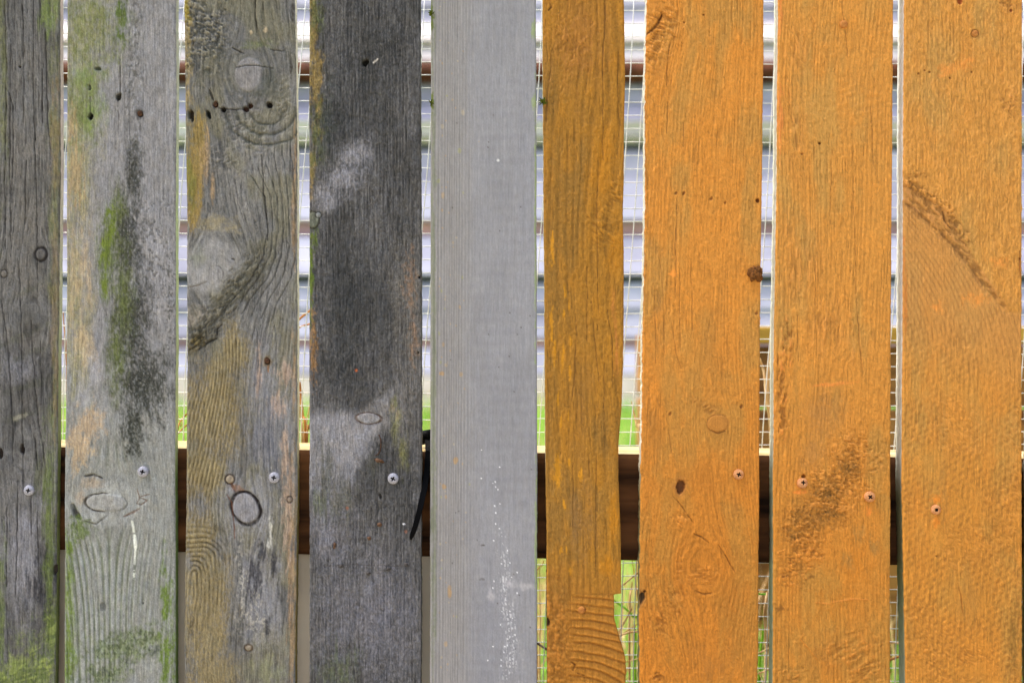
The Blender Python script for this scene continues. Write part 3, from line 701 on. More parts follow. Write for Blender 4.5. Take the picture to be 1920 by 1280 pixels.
def board_5():
    b = Board([(0, 808), (640, 807), (1280, 806)], [(0, 1005), (640, 1007), (1280, 1007)], 15, warp=2, rag=(0.35, 0.3))
    b.fill((150, 150, 151))
    X, Y = b.X, b.Y
    b.mix(sstep(0.4, 0.7, b.n(50, 60, 1)), (143, 143, 144), 0.7)
    b.mix(b.blob([(990, 300, 30, 400), (920, 1200, 60, 250)], 1.0, 0.4, 20, 60, 2), (145, 146, 150), 0.6)
    left = sstep(915, 845, X + 26 * (b.n(8, 160, 3) - .5))
    b.mix(left, (149, 146, 141), 0.8)
    gph = (X - 808 + 0.004 * (Y - 640)) / 5.2 + 0.35 * np.sin(X / 9.0)
    ln = np.exp(-((gph % 1 - 0.5) / 0.16) ** 2)
    lm = left * (0.5 + 0.5 * sstep(0.3, 0.6, b.n(6, 160, 4)))
    b.mix(ln * lm, (122, 119, 114), 0.6); b.h(-ln * lm, 0.35)
    g2 = ((X + 0.004 * Y) / 3.1) % 1
    ln2 = np.exp(-((g2 - 0.5) / 0.2) ** 2) * (1 - left) * sstep(0.35, 0.6, b.n(7, 200, 5)); b.mix(ln2, (142, 143, 146), 0.6); b.h(-ln2, 0.12)
    # faint planer chatter across
    ch = np.sin(Y / 3.4 + 1.5 * b.n(40, 60, 6)) * 0.5 + 0.5
    b.tint(ch * sstep(860, 900, X) * sstep(0.35, 0.6, b.n(60, 110, 7)), (0.95, 0.95, 0.955)); b.h(ch * (1 - left), 0.05)
    fi = b.n(2.2, 70, 8, 2); b.C *= (1 + 0.14 * (fi - 0.5))[..., None]
    b.mix(b.blob([(813, 640, 7, 900)], 0.6, 0.7, 3, 40, 9), (120, 126, 96), 0.7)
    b.mix(b.blob([(809, 40, 6, 26), (809, 190, 5, 20), (808, 20, 5, 30)], 0.5, 0.8, 3, 6, 10), (96, 108, 40), 0.95)
    b.mix(b.blob([(1001, 60, 5, 30), (1000, 190, 4, 16), (1004, 400, 3, 300), (1005, 1000, 3, 160)], 0.5, 0.7, 3, 18, 11), (150, 166, 108), 0.8)
    rs = np.random.RandomState(3)
    for _ in range(90):                                # ochre lichen dots, mostly on the left third
        x = 822 + abs(rs.normal(0, 26)); y = rs.uniform(-20, 1290); r = rs.choice([1.2, 1.6, 2.2, 3.4], p=[.45, .3, .17, .08])
        e = b.ell(x, y, r, r * rs.uniform(1, 1.8)) + 0.6 * (b.n(3, 3, 12, 2) - .5)
        b.mix(1 - sstep(0.7, 1.2, e), [(180, 152, 112), (178, 158, 126), (158, 158, 108), (184, 170, 142)][rs.randint(4)], 0.6)
    for x, y, rx, ry in ((843, 1109, 4, 11), (855, 863, 5, 6), (828, 700, 5, 4), (833, 912, 4, 5)):
        b.mix(1 - sstep(0.7, 1.2, b.ell(x, y, rx, ry) + .8 * (b.n(3, 4, 13, 2) - .5)), (184, 148, 98), 0.7)
    for _ in range(26):
        x, y = rs.uniform(830, 1000), rs.uniform(200, 1290); b.mix(1 - sstep(0.7, 1.2, b.ell(x, y, 1.3, 1.6)), (88, 82, 78), 0.8)
    b.mix(1 - sstep(0.7, 1.1, b.ell(934, 301, 3, 3)), (222, 222, 216), 0.9)
    b.mix(b.blob([(903, 1085, 7, 3), (905, 1021, 5, 3)], 0.5, 0.8, 3, 3, 14), (80, 72, 66), 0.8)
    # trail of white flecks
    added_path = np.interp(Y, [960, 1000, 1100, 1200, 1290], [934, 938, 948, 960, 958])
    wdt = np.interp(Y, [900, 1000, 1090, 1290], [6, 9, 11, 15])
    dens = np.exp(-((X - added_path) / wdt) ** 2) * sstep(985, 1010, Y)
    col_ = (np.exp(-((((X - added_path) / 6.2) % 1 - 0.5) / 0.3) ** 2))
    fl = dens * col_ * 0.85 * sstep(0.56, 0.62, vnoise(X / 1.9, Y / 2.6, 77)) * sstep(0.35, 0.5, b.n(14, 24, 15))
    b.mix(fl, (240, 240, 240), 0.75); b.h(fl, 0.25)
    for _ in range(34):
        y = rs.uniform(840, 1280); x = np.interp(y, [840, 1280], [925, 955]) + rs.normal(0, 14)
        b.mix(1 - sstep(0.6, 1.1, b.ell(x, y, 1.2, 1.5)), (250, 250, 250), 1)
    b.mix(b.blob([(922, 1115, 14, 16), (985, 1098, 40, 9), (955, 1094, 14, 10)], 0.9, 0.7, 4, 16, 16), (192, 188, 188), 0.7)
    return b.build(M_SMOOTH, grit=0.17, side_l=[(-420, (170, 174, 150)), (1920, (150, 150, 120))], side_r=[(-420, (214, 220, 196)), (640, (216, 222, 196)), (840, (206, 212, 176)), (1920, (170, 190, 120))])

def board_6():
    b = Board([(0, 1017), (300, 1019), (640, 1021), (900, 1023), (1000, 1025), (1280, 1026)],
              [(0, 1170), (120, 1172), (300, 1170), (400, 1168), (470, 1170), (640, 1169), (760, 1166), (830, 1160), (900, 1160), (1000, 1164), (1112, 1165), (1114, 1151), (1160, 1152), (1190, 1160), (1230, 1172), (1260, 1174), (1290, 1172), (1500, 1170)],
              16, knots=[(1118, 205, 46, 0.5, 0.45), (1150, 445, 44, 0.5, 0.5), (1180, 700, 30, 0.35, 0.7), (1118, 1180, 40, 0.6, 0.3)], warp=9, smooth_rows=1, rag=(0.8, 0.5))
    orange_base(b, (168, 118, 42), (146, 108, 48), (186, 126, 36), sp=15, grain=0.3, rel=0.5, rough=0.3)
    X, Y = b.X, b.Y
    b.mix(b.blob([(1095, 60, 90, 130)], 1.0, 0.4, 20, 40, 30), (166, 112, 52), 0.6)
    shred(b, b.blob([(1070, 90, 60, 120)], 0.9, 0.5, 14, 20, 31), 4, 9, 0.9, (194, 130, 66), (128, 82, 36), 1, 12, 0.45)
    shred(b, b.blob([(1130, 420, 46, 60), (1150, 370, 30, 60)], 0.9, 0.6, 10, 10, 32), 12, 4, 1.3, (204, 138, 44), (120, 78, 28), 2, 35, 0.5)
    b.mix(b.blob([(1130, 300, 45, 160), (1152, 450, 22, 90)], 1.0, 0.6, 8, 50, 33), (188, 124, 28), 0.6)
    b.mix(b.blob([(1090, 760, 40, 220)], 1.0, 0.4, 16, 60, 34), (150, 108, 52), 0.6)
    ye = b.blob([(1035, 470, 5, 40), (1059, 550, 4, 16), (1070, 640, 4, 18), (1035, 610, 5, 40), (1058, 590, 4, 10), (1040, 660, 5, 26), (1055, 670, 4, 26), (1068, 700, 3, 14), (1046, 750, 4, 20), (1066, 775, 3, 14), (1052, 790, 3, 14), (1067, 570, 2, 14),
                 (1045, 880, 9, 40), (1067, 865, 4, 14), (1088, 890, 6, 14), (1057, 945, 4, 16), (1052, 1030, 4, 12), (1070, 1070, 4, 12), (1062, 1030, 3, 8)], 0.5, 0.8, 3, 14, 35)
    b.mix(ye, (206, 142, 34), 0.85)
    b.mix(b.blob([(1150, 580, 7, 60), (1156, 650, 6, 70)], 0.8, 0.6, 4, 40, 36), (190, 122, 56), 0.8)
    b.mix(b.blob([(1150, 980, 18, 70), (1140, 1060, 26, 30)], 0.8, 0.5, 8, 30, 37), (194, 128, 28), 0.75)
    b.mix(b.blob([(1085, 980, 46, 100)], 0.9, 0.6, 10, 60, 38), (134, 104, 66), 0.55)
    foot = sstep(1030, 1170, Y + 60 * (b.n(20, 20, 39) - .5)); b.mix(foot, (172, 114, 42), 0.7)
    m = foot * sstep(1090, 1050, X); shred(b, m, 6, 6, 1.1, (192, 122, 48), (120, 74, 28), 3, -20, 0.4)
    arch = np.hypot((X - 1092) * 0.62, Y - 1320) + 0.09 * (X - 1092) + 5 * (b.n(40, 20, 40, 2) - .5)
    fr = (arch / 15.0 + 0.5 * (fbm(arch / 30, X * 0, 99, 2) - .5)) % 1
    l = np.exp(-((fr - 0.5) / 0.14) ** 2); hi = np.exp(-((fr - 0.72) / 0.14) ** 2)
    am = foot * sstep(1062, 1085, X + 10 * (b.n(12, 12, 41) - .5)) * sstep(1108, 1122, Y)
    b.mix(am * l, (122, 74, 26), 0.55); b.h(-am * l, 0.9); b.h(am * hi, 0.6); b.mix(am * hi, (204, 136, 52), 0.45)
    for p, w in (([(1134, -30), (1133, 60), (1130, 110), (1131, 300)], 1.9), ([(1159, 90), (1159, 180), (1162, 260)], 1.7), ([(1122, 300), (1120, 400), (1121, 620)], 1.3), ([(1074, 855), (1074, 990)], 1.2), ([(1118, 850), (1117, 1080)], 1.2),
                 ([(1108, 560), (1124, 720)], 1.2), ([(1132, 680), (1133, 850)], 1.2), ([(1100, 500), (1101, 640)], 1.2), ([(1036, 90), (1028, 160), (1024, 230)], 2.0), ([(1080, 600), (1078, 700), (1070, 770)], 1.6), ([(1105, 850), (1104, 900)], 1.4), ([(1138, 580), (1148, 640), (1148, 730)], 1.5)):
        b.crack(p, w * 0.85, 0.9, (112, 76, 36))
    b.crack([(1072, 1240), (1080, 1246), (1076, 1256)], 3, 1.6, (104, 60, 22), 4); b.crack([(1084, 1262), (1096, 1266)], 3, 1.6, (104, 60, 22), 4)
    b.hole(1092, 1143, 8, 6, 0, 1.2, (118, 70, 34)); b.hole(1027, 1166, 4, 8, -10, 3, (52, 34, 20))
    b.crack([(1031, 6), (1034, 14), (1028, 20)], 2.4, 1, (90, 56, 26))
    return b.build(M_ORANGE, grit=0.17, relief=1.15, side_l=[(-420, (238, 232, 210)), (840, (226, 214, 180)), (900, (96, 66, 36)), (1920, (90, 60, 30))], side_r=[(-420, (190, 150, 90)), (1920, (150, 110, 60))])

def board_7():
    b = Board([(0, 1213), (150, 1210), (400, 1209), (560, 1206), (640, 1204), (800, 1203), (900, 1201), (1280, 1199)],
              [(0, 1432), (300, 1430), (500, 1427), (640, 1425), (900, 1424), (1200, 1422), (1280, 1420)], 17,
              knots=[(1190, 20, 70, 0.9, 1.0), (1345, 793, 24, 0.6, 1.0), (1318, 1062, 60, 0.8, 0.9), (1236, 1270, 26, 0.8, 0.9)], warp=8, rag=(1.5, 0.5))
    orange_base(b, (208, 139, 57), (190, 139, 66), (220, 143, 54), sp=7, grain=0.16, rel=0.3, rough=0.22)
    X, Y = b.X, b.Y
    m = b.blob([(1225, 90, 46, 60), (1240, 50, 50, 60)], 0.7, 0.5, 14, 14, 30); shred(b, m, 15, 4.0, 2.0, (224, 150, 72), (134, 84, 36), 1, 22, 0.55)
    shred(b, b.blob([(1240, 170, 40, 60)], 0.9, 0.5, 10, 20, 31), 4, 16, 0.9, None, (152, 100, 46), 2, 8)
    b.crack([(1211, 66), (1224, 54), (1234, 44), (1240, 28)], 3.6, 2.6, (72, 42, 20), 3); b.crack([(1256, 80), (1252, 110), (1250, 160)], 1.7, 1.2, (120, 78, 36)); b.crack([(1252, 190), (1250, 250)], 1.4, 1, (134, 92, 46))
    b.mix(b.blob([(1208, 300, 7, 330)], 0.6, 0.9, 3, 12, 32), (146, 100, 50), 0.7)
    for p in ([(1233, 460), (1243, 540), (1246, 660)], [(1228, 540), (1230, 680)], [(1266, 420), (1268, 560)], [(1281, 230), (1283, 290)], [(1258, 600), (1268, 660), (1276, 690)], [(1269, 370), (1267, 500)], [(1274, 500), (1275, 660)], [(1296, 490), (1299, 620)], [(1252, 800), (1260, 850)]):
        b.crack(p, 1.1, 0.8, (152, 104, 52))
    shred(b, b.blob([(1230, 560, 24, 200), (1225, 760, 26, 80)], 1.0, 0.6, 6, 40, 33), 4, 20, 0.7, None, (160, 114, 60), 3, 0)
    b.mix(b.blob([(1225, 820, 40, 90), (1235, 640, 30, 90), (1330, 660, 40, 140)], 1.0, 0.6, 12, 40, 34), (176, 124, 58), 0.6)
    b.mix(b.blob([(1262, 513, 7, 9, 30)], 0.5, 0.5, 5, 5, 35), (244, 156, 66), 0.9)
    shred(b, b.blob([(1325, 765, 26, 14, 20), (1300, 750, 20, 12, 20)], 0.8, 0.5, 8, 8, 36), 10, 4, 1.4, (218, 148, 78), (140, 92, 44), 4, -25, 0.5)
    e = b.knot(1346, 794, 20, 17, 0, (198, 134, 64), (150, 100, 52), 0.08, op=0.5, ringop=0.5, rd=0.3); b.crack([(1334, 806), (1346, 812), (1360, 808)], 1.8, 1, (118, 74, 34))
    # big knot low down: concentric roughness
    d = b.ell(1318, 1062, 70, 66, 30); sw = np.sin(d * 30 + 6 * b.n(26, 26, 37, 2)) * 0.5 + 0.5
    m = sstep(1.2, 0.8, d) * sstep(0.15, 0.4, d); b.h(m * sw, 0.22); b.mix(m * (1 - sw), (178, 120, 50), 0.3)
    shred(b, b.blob([(1275, 1070, 12, 40), (1318, 1080, 40, 34)], 0.8, 0.5, 8, 8, 38), 12, 4, 1.2, (216, 146, 70), (150, 98, 46), 5, 0, 0.45)
    shred(b, b.blob([(1278, 975, 30, 18, 20), (1265, 1130, 40, 50), (1240, 1160, 30, 50)], 0.9, 0.6, 8, 8, 39), 9, 4.5, 1.5, (216, 146, 70), (142, 92, 42), 6, 35, 0.5)
    for p, w in (([(1300, 1000), (1314, 1006), (1328, 1016)], 2.4), ([(1346, 1020), (1368, 1056), (1378, 1072)], 1.8), ([(1305, 1107), (1320, 1113), (1336, 1111)], 1.9), ([(1262, 930), (1280, 950), (1300, 980)], 1.4)):
        b.crack(p, w, 1.3, (126, 80, 38), 3)
    shred(b, b.blob([(1234, 1265, 18, 14)], 0.6, 0.5, 6, 6, 40), 8, 4, 2.0, (226, 156, 84), (118, 74, 34), 7, -15, 0.7)
    b.mix(b.blob([(1310, 900, 110, 60), (1370, 1150, 60, 140)], 1.0, 0.4, 20, 40, 41), (190, 126, 52), 0.6)
    b.mix(b.blob([(1378, 950, 14, 40), (1330, 1250, 60, 70)], 1.0, 0.7, 10, 30, 42), (172, 122, 62), 0.6)
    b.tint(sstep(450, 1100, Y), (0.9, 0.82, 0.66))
    b.hole(1275, 912, 9, 12, 5, 4, (112, 70, 40), (168, 110, 52)); b.hole(1421, 376, 4, 4, 0, 2, (112, 60, 26)); b.hole(1319, 28, 2, 2, 0, 1, (110, 66, 30)); b.hole(1283, 42, 2, 2, 0, 1, (110, 66, 30))
    for x, y in ((1268, 362), (1282, 362), (1334, 372), (1360, 380), (1257, 775), (1390, 762), (1419, 587)): b.hole(x, y, 2.5, 4, 20, 1, (140, 90, 42))
    b.hole(1203, 1120, 6, 12, 0, 3, (62, 48, 32), (150, 104, 50)); b.hole(1209, 1108, 3, 3, 0, 2, (100, 60, 30))
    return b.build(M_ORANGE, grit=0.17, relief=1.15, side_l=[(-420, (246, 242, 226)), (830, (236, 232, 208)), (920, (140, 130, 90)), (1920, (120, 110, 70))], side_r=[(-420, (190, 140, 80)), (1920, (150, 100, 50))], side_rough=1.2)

def board_8():
    b = Board([(0, 1459), (320, 1457), (560, 1453), (640, 1452), (900, 1450), (1280, 1449)], [(0, 1675), (320, 1673), (640, 1671), (900, 1670), (1280, 1669)], 18,
              knots=[(1560, 640, 120, 0.35, -0.25)], warp=10, tilt=0.03, rag=(0.6, 0.5))
    orange_base(b, (207, 143, 63), (191, 144, 72), (220, 147, 60), sp=8, grain=0.17, rel=0.34, rough=0.22)
    X, Y = b.X, b.Y
    rp = np.sin((Y + 0.35 * X + 10 * b.n(40, 30, 29, 2)) / 2.3) * 0.5 + 0.5      # fine saw ripple
    m = b.blob([(1610, 200, 90, 130)], 1.0, 0.4, 20, 20, 30); b.h(m * rp, 0.22); b.mix(m * (1 - rp), (178, 124, 60), 0.35)
    shred(b, b.blob([(1490, 220, 40, 140), (1500, 90, 50, 90)], 1.0, 0.5, 14, 30, 31), 4, 16, 0.9, (220, 148, 74), (158, 104, 50), 1, -14, 0.4)
    b.mix(b.blob([(1463, 220, 7, 90), (1464, 20, 6, 60)], 0.6, 0.8, 3, 16, 32), (222, 134, 66), 0.7)
    for p, w in (([(1578, -20), (1582, 40), (1590, 110)], 1.5), ([(1606, 560), (1612, 640), (1618, 710)], 1.6), ([(1560, 280), (1556, 420)], 1.0), ([(1632, 200), (1640, 320)], 1.0), ([(1495, 590), (1498, 680)], 1.2), ([(1528, 480), (1530, 640)], 1.0), ([(1600, 330), (1606, 560)], 1.0)):
        b.crack(p, w * 0.85, 0.8, (154, 106, 52))
    m = b.blob([(1500, 500, 60, 140), (1560, 620, 90, 100)], 1.0, 0.5, 10, 60, 33); shred(b, m, 4, 30, 1.0, (214, 146, 76), (152, 102, 50), 2, 4, 0.45)
    m = b.blob([(1465, 740, 16, 100), (1475, 640, 16, 60), (1468, 790, 14, 40)], 0.7, 0.7, 6, 20, 34); shred(b, m, 5, 12, 1.9, (228, 140, 66), (128, 78, 34), 3, 10, 0.6)
    b.mix(b.blob([(1545, 780, 60, 70), (1525, 850, 40, 50)], 0.8, 0.3, 20, 30, 35), (182, 132, 72), 0.75)
    b.mix(b.blob([(1560, 720, 60, 5, -4)], 0.6, 0.7, 14, 5, 36), (232, 148, 70), 0.8)
    # scaly dark patch round the two screws
    sc = b.blob([(1605, 850, 70, 80, -35), (1560, 930, 115, 85, -35), (1510, 990, 70, 80)], 0.8, 0.35, 14, 14, 37)
    shred(b, sc, 6, 3.8, 1.9, (222, 150, 78), (140, 90, 42), 4, 8, 0.5)
    dk = b.blob([(1550, 925, 60, 40, -30), (1508, 968, 52, 50), (1548, 965, 44, 40), (1490, 1005, 36, 30), (1590, 880, 40, 40, -40)], 1.2, 0.55, 9, 9, 38)
    b.mix(dk, (124, 92, 46), 0.85); b.mix(dk * b.speck(3, 3.4, 0.5, 0.12, 39), (78, 60, 36), 0.6)
    b.mix(b.blob([(1630, 958, 10, 14), (1500, 922, 18, 6)], 0.7, 0.6, 6, 6, 40), (236, 146, 66), 0.85)
    m = b.blob([(1490, 1060, 44, 70), (1520, 1040, 40, 40)], 0.8, 0.7, 8, 8, 41); shred(b, m, 7, 4, 1.4, (226, 148, 70), (136, 88, 40), 5, 0, 0.5)
    b.mix(b.blob([(1460, 1140, 20, 10), (1475, 1080, 16, 6), (1520, 1080, 14, 6)], 0.8, 0.9, 5, 5, 42), (120, 80, 40), 0.7)
    b.mix(b.blob([(1600, 1060, 60, 60), (1560, 1130, 50, 60)], 1.0, 0.6, 10, 30, 43), (206, 136, 52), 0.7)
    b.mix(b.blob([(1610, 1000, 16, 30), (1590, 1050, 14, 24), (1640, 1020, 12, 30)], 0.9, 0.7, 5, 20, 44), (160, 126, 72), 0.7)
    l = (X - 0.12 * Y) / 6.0 % 1; m = b.blob([(1600, 1030, 60, 60)], 1.0, 0.4, 12, 20, 45); b.h(m * np.exp(-((l - .5) / .2) ** 2), -0.5)
    for p in ([(1530, 1128), (1560, 1132)], [(1560, 1128), (1600, 1122), (1630, 1124)]): b.crack(p, 2.0, -0.5, (224, 150, 74), 2)
    b.crack([(1502, 1198), (1518, 1216), (1532, 1236)], 2.0, -0.8, (216, 142, 58), 2)
    m = b.blob([(1600, 1220, 90, 50), (1480, 1270, 50, 30), (1620, 1260, 60, 40)], 0.9, 0.6, 10, 8, 46); shred(b, m, 12, 4, 1.3, (222, 144, 64), (146, 94, 40), 6, -22, 0.5)
    b.mix(b.blob([(1540, 1230, 50, 50)], 1.0, 0.8, 10, 20, 47), (166, 118, 58), 0.6)
    b.hole(1537, 269, 3, 3, 0, 2, (88, 50, 24)); b.hole(1504, 289, 2.5, 2.5, 0, 1, (140, 86, 40))
    b.hole(1507, 893, 5, 5, 0, 2, (128, 76, 30))
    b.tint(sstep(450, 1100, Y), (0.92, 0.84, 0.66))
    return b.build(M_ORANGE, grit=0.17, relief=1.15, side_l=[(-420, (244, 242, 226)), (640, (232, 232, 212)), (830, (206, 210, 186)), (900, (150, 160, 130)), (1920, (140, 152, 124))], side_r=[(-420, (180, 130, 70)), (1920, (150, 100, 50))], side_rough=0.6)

def board_9():
    b = Board([(0, 1696), (320, 1694), (640, 1693), (900, 1691), (1100, 1695), (1280, 1698)], [(0, 1917), (640, 1916), (1280, 1917)], 19, warp=6, rag=(0.7, 0.5))
    orange_base(b, (206, 145, 65), (191, 146, 75), (219, 148, 62), sp=7, grain=0.15, rel=0.28, rough=0.18)
    X, Y = b.X, b.Y
    # short upright sawn ticks on the upper half
    up = sstep(460, 380, Y - 0.9 * (X - 1700)) ; shred(b, up, 3.2, 9, 0.6, (214, 152, 80), (168, 116, 60), 1, 4, 0.3)
    b.mix(b.blob([(1780, 130, 40, 14, -20), (1810, 120, 20, 16)], 0.8, 0.7, 8, 8, 30), (226, 146, 66), 0.7)
    m = b.blob([(1895, 190, 22, 40), (1890, 10, 30, 20)], 0.8, 0.7, 6, 8, 31); shred(b, m, 6, 5, 1.4, (216, 146, 76), (136, 88, 42), 2, 0, 0.6)
    # long diagonal branch scar
    lower = [(1694, 380), (1712, 392), (1740, 418), (1780, 455), (1810, 490), (1840, 530), (1870, 565), (1888, 584)]
    upper = [(1694, 340), (1720, 352), (1750, 372), (1782, 396), (1800, 430), (1812, 450)]
    yl = np.interp(X, [p[0] for p in lower], [p[1] for p in lower]); yu = yl - np.interp(X, [1694, 1720, 1770, 1800, 1840, 1888], [38, 42, 58, 40, 26, 14])
    scar = sstep(yu - 4, yu + 6, Y) * sstep(yl + 3, yl - 3, Y) * sstep(1896, 1880, X)
    b.mix(scar, (182, 130, 68), 0.6); b.h(-scar, 0.7); shred(b, scar, 14, 6, 1.1, (206, 144, 80), (130, 88, 44), 3, 45, 0.55)
    dl, _ = b.dist(lower); du, _ = b.dist(upper)
    m = sstep(9, 2, dl + 8 * (b.n(7, 7, 32) - .5)); b.mix(m * b.speck(14, 14, 0.42, 0.12, 33), (112, 78, 42), 0.6); b.h(-m, 0.8)
    m = sstep(14, 3, du + 14 * (b.n(7, 7, 34) - .5)); shred(b, m, 5, 5, 1.5, (206, 142, 70), (112, 74, 36), 4, 40, 0.6)
    m = b.blob([(1704, 345, 16, 26), (1720, 330, 30, 14)], 0.8, 0.7, 6, 6, 35); shred(b, m, 6, 5, 1.8, (196, 130, 60), (100, 66, 30), 5, 0, 0.6)
    b.crack([(1768, 396), (1772, 415), (1784, 428)], 3, 1.6, (96, 60, 30), 3); b.hole(1782, 440, 2, 2, 0, 1, (90, 60, 34))
    # smooth fan of curved lines below the scar
    fan = sstep(yl - 2, yl + 6, Y) * sstep(720, 560, Y - 0.3 * (X - 1700))
    b.mix(fan, (194, 140, 76), 0.6)
    u = (X - 1694) * 0.66 - (Y - 380) * 0.62 + 0.0009 * (Y - 380) ** 2
    l = np.exp(-(((u / 6.3 + 0.6 * b.n(30, 60, 36, 2)) % 1 - 0.5) / 0.2) ** 2); b.mix(fan * l * sstep(0.3, 0.6, b.n(30, 30, 37)), (160, 112, 60), 0.5); b.h(-fan * l, 0.35)
    # cross-hatched saw marks right centre and all the lower half
    hx = sstep(480, 620, Y - 0.2 * (X - 1700)) * (1 - 0.5 * fan)
    w1 = np.sin((Y + 0.55 * X + 8 * b.n(50, 40, 38, 2)) / 2.1) * .5 + .5; w2 = np.sin((X + 0.25 * Y + 6 * b.n(40, 60, 39, 2)) / 1.9) * .5 + .5
    hm = hx * sstep(0.3, 0.55, b.n(40, 40, 40)) ; b.h(hm * (w1 + w2) * 0.5, 0.32); b.mix(hm * (1 - w1) * (1 - w2), (150, 104, 52), 0.6)
    shred(b, sstep(650, 760, Y) * sstep(0.4, 0.6, b.n(70, 70, 41)), 7, 3.8, 0.55, (216, 150, 76), (168, 116, 56), 6, 28, 0.3)
    b.mix(b.blob([(1740, 700, 30, 160), (1720, 1000, 30, 160), (1860, 800, 40, 160)], 1.0, 0.6, 12, 50, 42), (212, 142, 60), 0.5)
    b.mix(b.blob([(1830, 560, 30, 20), (1870, 490, 24, 16), (1760, 575, 14, 14)], 0.9, 0.8, 6, 8, 43), (232, 150, 66), 0.7)
    b.mix(b.blob([(1755, 976, 12, 14), (1756, 935, 16, 12)], 0.7, 0.6, 6, 6, 44), (236, 146, 54), 0.75)
    b.mix(b.blob([(1815, 1120, 60, 90), (1770, 900, 10, 160)], 1.0, 0.7, 8, 40, 45), (176, 132, 70), 0.55)
    m = b.blob([(1820, 1230, 90, 36, 10), (1900, 1240, 24, 60)], 0.9, 0.6, 10, 8, 46); shred(b, m, 10, 3.6, 1.0, (218, 150, 74), (148, 98, 46), 7, 22, 0.45)
    b.mix(b.blob([(1900, 1200, 12, 90)], 0.9, 0.8, 4, 20, 47), (116, 90, 44), 0.6)
    b.mix(b.blob([(1697, 560, 5, 80), (1696, 480, 3, 60)], 0.5, 0.8, 3, 8, 48), (198, 122, 54), 0.7)
    b.crack([(1797, 1100), (1802, 1120), (1806, 1148)], 1.8, 0.9, (150, 96, 40)); b.hole(1756, 1042, 3, 1.6, 10, 1, (120, 76, 36))
    b.hole(1800, 2, 5, 7, 0, 2, (150, 76, 36)); b.hole(1896, 20, 3, 3, 0, 1, (130, 66, 30))
    for x, y in ((1722, 138), (1734, 132), (1743, 135), (1781, 146), (1822, 135), (1912, 485)): b.hole(x, y, 2, 2, 0, 1, (120, 70, 30))
    b.crack([(1912, 470), (1914, 520)], 2.5, 1, (136, 76, 32))
    e = b.ell(1828, 63, 7, 7); m = np.exp(-((e - 1) / 0.16) ** 2); b.mix(m, (116, 72, 36), 0.85); b.h(-m, 0.6)
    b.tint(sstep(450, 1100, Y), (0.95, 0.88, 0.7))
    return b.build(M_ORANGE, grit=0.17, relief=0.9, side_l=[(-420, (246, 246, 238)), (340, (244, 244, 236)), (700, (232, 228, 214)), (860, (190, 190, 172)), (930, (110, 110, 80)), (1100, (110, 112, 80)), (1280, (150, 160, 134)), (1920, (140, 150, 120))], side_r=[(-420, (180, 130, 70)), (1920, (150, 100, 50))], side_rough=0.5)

fence = empty('wooden_fence', (0, 0.01, 0))
tag(fence, 'wooden fence of upright boards, weathered grey on the left and orange stained on the right', 'fence')
PLANK_LABELS = ['dark weathered grey board with long upright cracks', 'grey board with green algae and a black streak', 'grey and tan board with large knots and insect holes', 'darkest grey board with an oval knot',
                'smooth pale grey board with white flecks', 'narrow ochre board notched on its right edge', 'orange board with a mud clump on its right edge', 'orange board with a dark scaly patch by two screws', 'orange board with a long diagonal branch scar']
def child(name, me_, parent, loc=(0, 0, 0), rot=(0, 0, 0), mat=None):
    o = link(name, me_, parent, mat)
    o.location = Vector(loc); o.rotation_euler = rot
    return o
planks = []
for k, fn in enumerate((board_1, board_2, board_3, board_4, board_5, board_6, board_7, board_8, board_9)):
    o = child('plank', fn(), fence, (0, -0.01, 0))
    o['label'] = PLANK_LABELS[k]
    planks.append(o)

# ------------------------------------------------------------------ screws and nails (pieces of their board)
def screw_mesh(name, mat, r=0.0052, dome=0.0013, slot=0.0018, cross=0.36, square=False):
    nr, na = 15, 56
    V, Fc = [(0, 0, 0)], []
    for i in range(1, nr + 1):
        rr = r * i / nr
        for a in range(na):
            t = 2 * math.pi * a / na
            x, z = rr * math.cos(t), rr * math.sin(t)
            y = -(dome * (1 - (rr / r) ** 2.6) + 0.0007) if i < nr else 0.0012
            w = r * 0.13 * (1.25 - rr / (r * cross * 1.7))
            inside = rr < r * cross * 1.25 and (min(abs(x), abs(z)) < w) or rr < r * 0.17
            if square: inside = max(abs(x), abs(z)) < r * 0.26
            if inside: y = slot - 0.0012
            V.append((x, y, z))
    V[0] = (0, slot - 0.001, 0)
    for a in range(na):
        Fc.append((0, 1 + (a + 1) % na, 1 + a))
    for i in range(nr - 1):
        for a in range(na):
            p, q = 1 + i * na + a, 1 + i * na + (a + 1) % na
            Fc.append((p, q, q + na, p + na))
    # rim turned back into the wood
    base = len(V)
    for a in range(na):
        t = 2 * math.pi * a / na
        V.append((r * 0.95 * math.cos(t), 0.004, r * 0.95 * math.sin(t)))
    for a in range(na):
        p, q = 1 + (nr - 1) * na + a, 1 + (nr - 1) * na + (a + 1) % na
        Fc.append((p, q, base + (a + 1) % na, base + a))
    m_ = bpy.data.meshes.new(name)
    m_.from_pydata(V, [], Fc)
    bm = bmesh.new(); bm.from_mesh(m_); bmesh.ops.recalc_face_normals(bm, faces=bm.faces); bm.to_mesh(m_); bm.free()
    m_.materials.append(mat); m_.materials.append(M_SLOT)
    for p in m_.polygons:
        p.use_smooth = True
        if max(m_.vertices[v].co.y for v in p.vertices) > slot - 0.0013 and p.center.length < r * 0.62: p.material_index = 1  # faces inside the drive recess take the near-black material
    return m_
SCREW, SCREW_O, SCREW_SQ = screw_mesh('screw', M_ZINC), screw_mesh('painted_screw', M_ZINC_O), screw_mesh('square_screw', M_ZINC_O, square=True, r=0.0047)
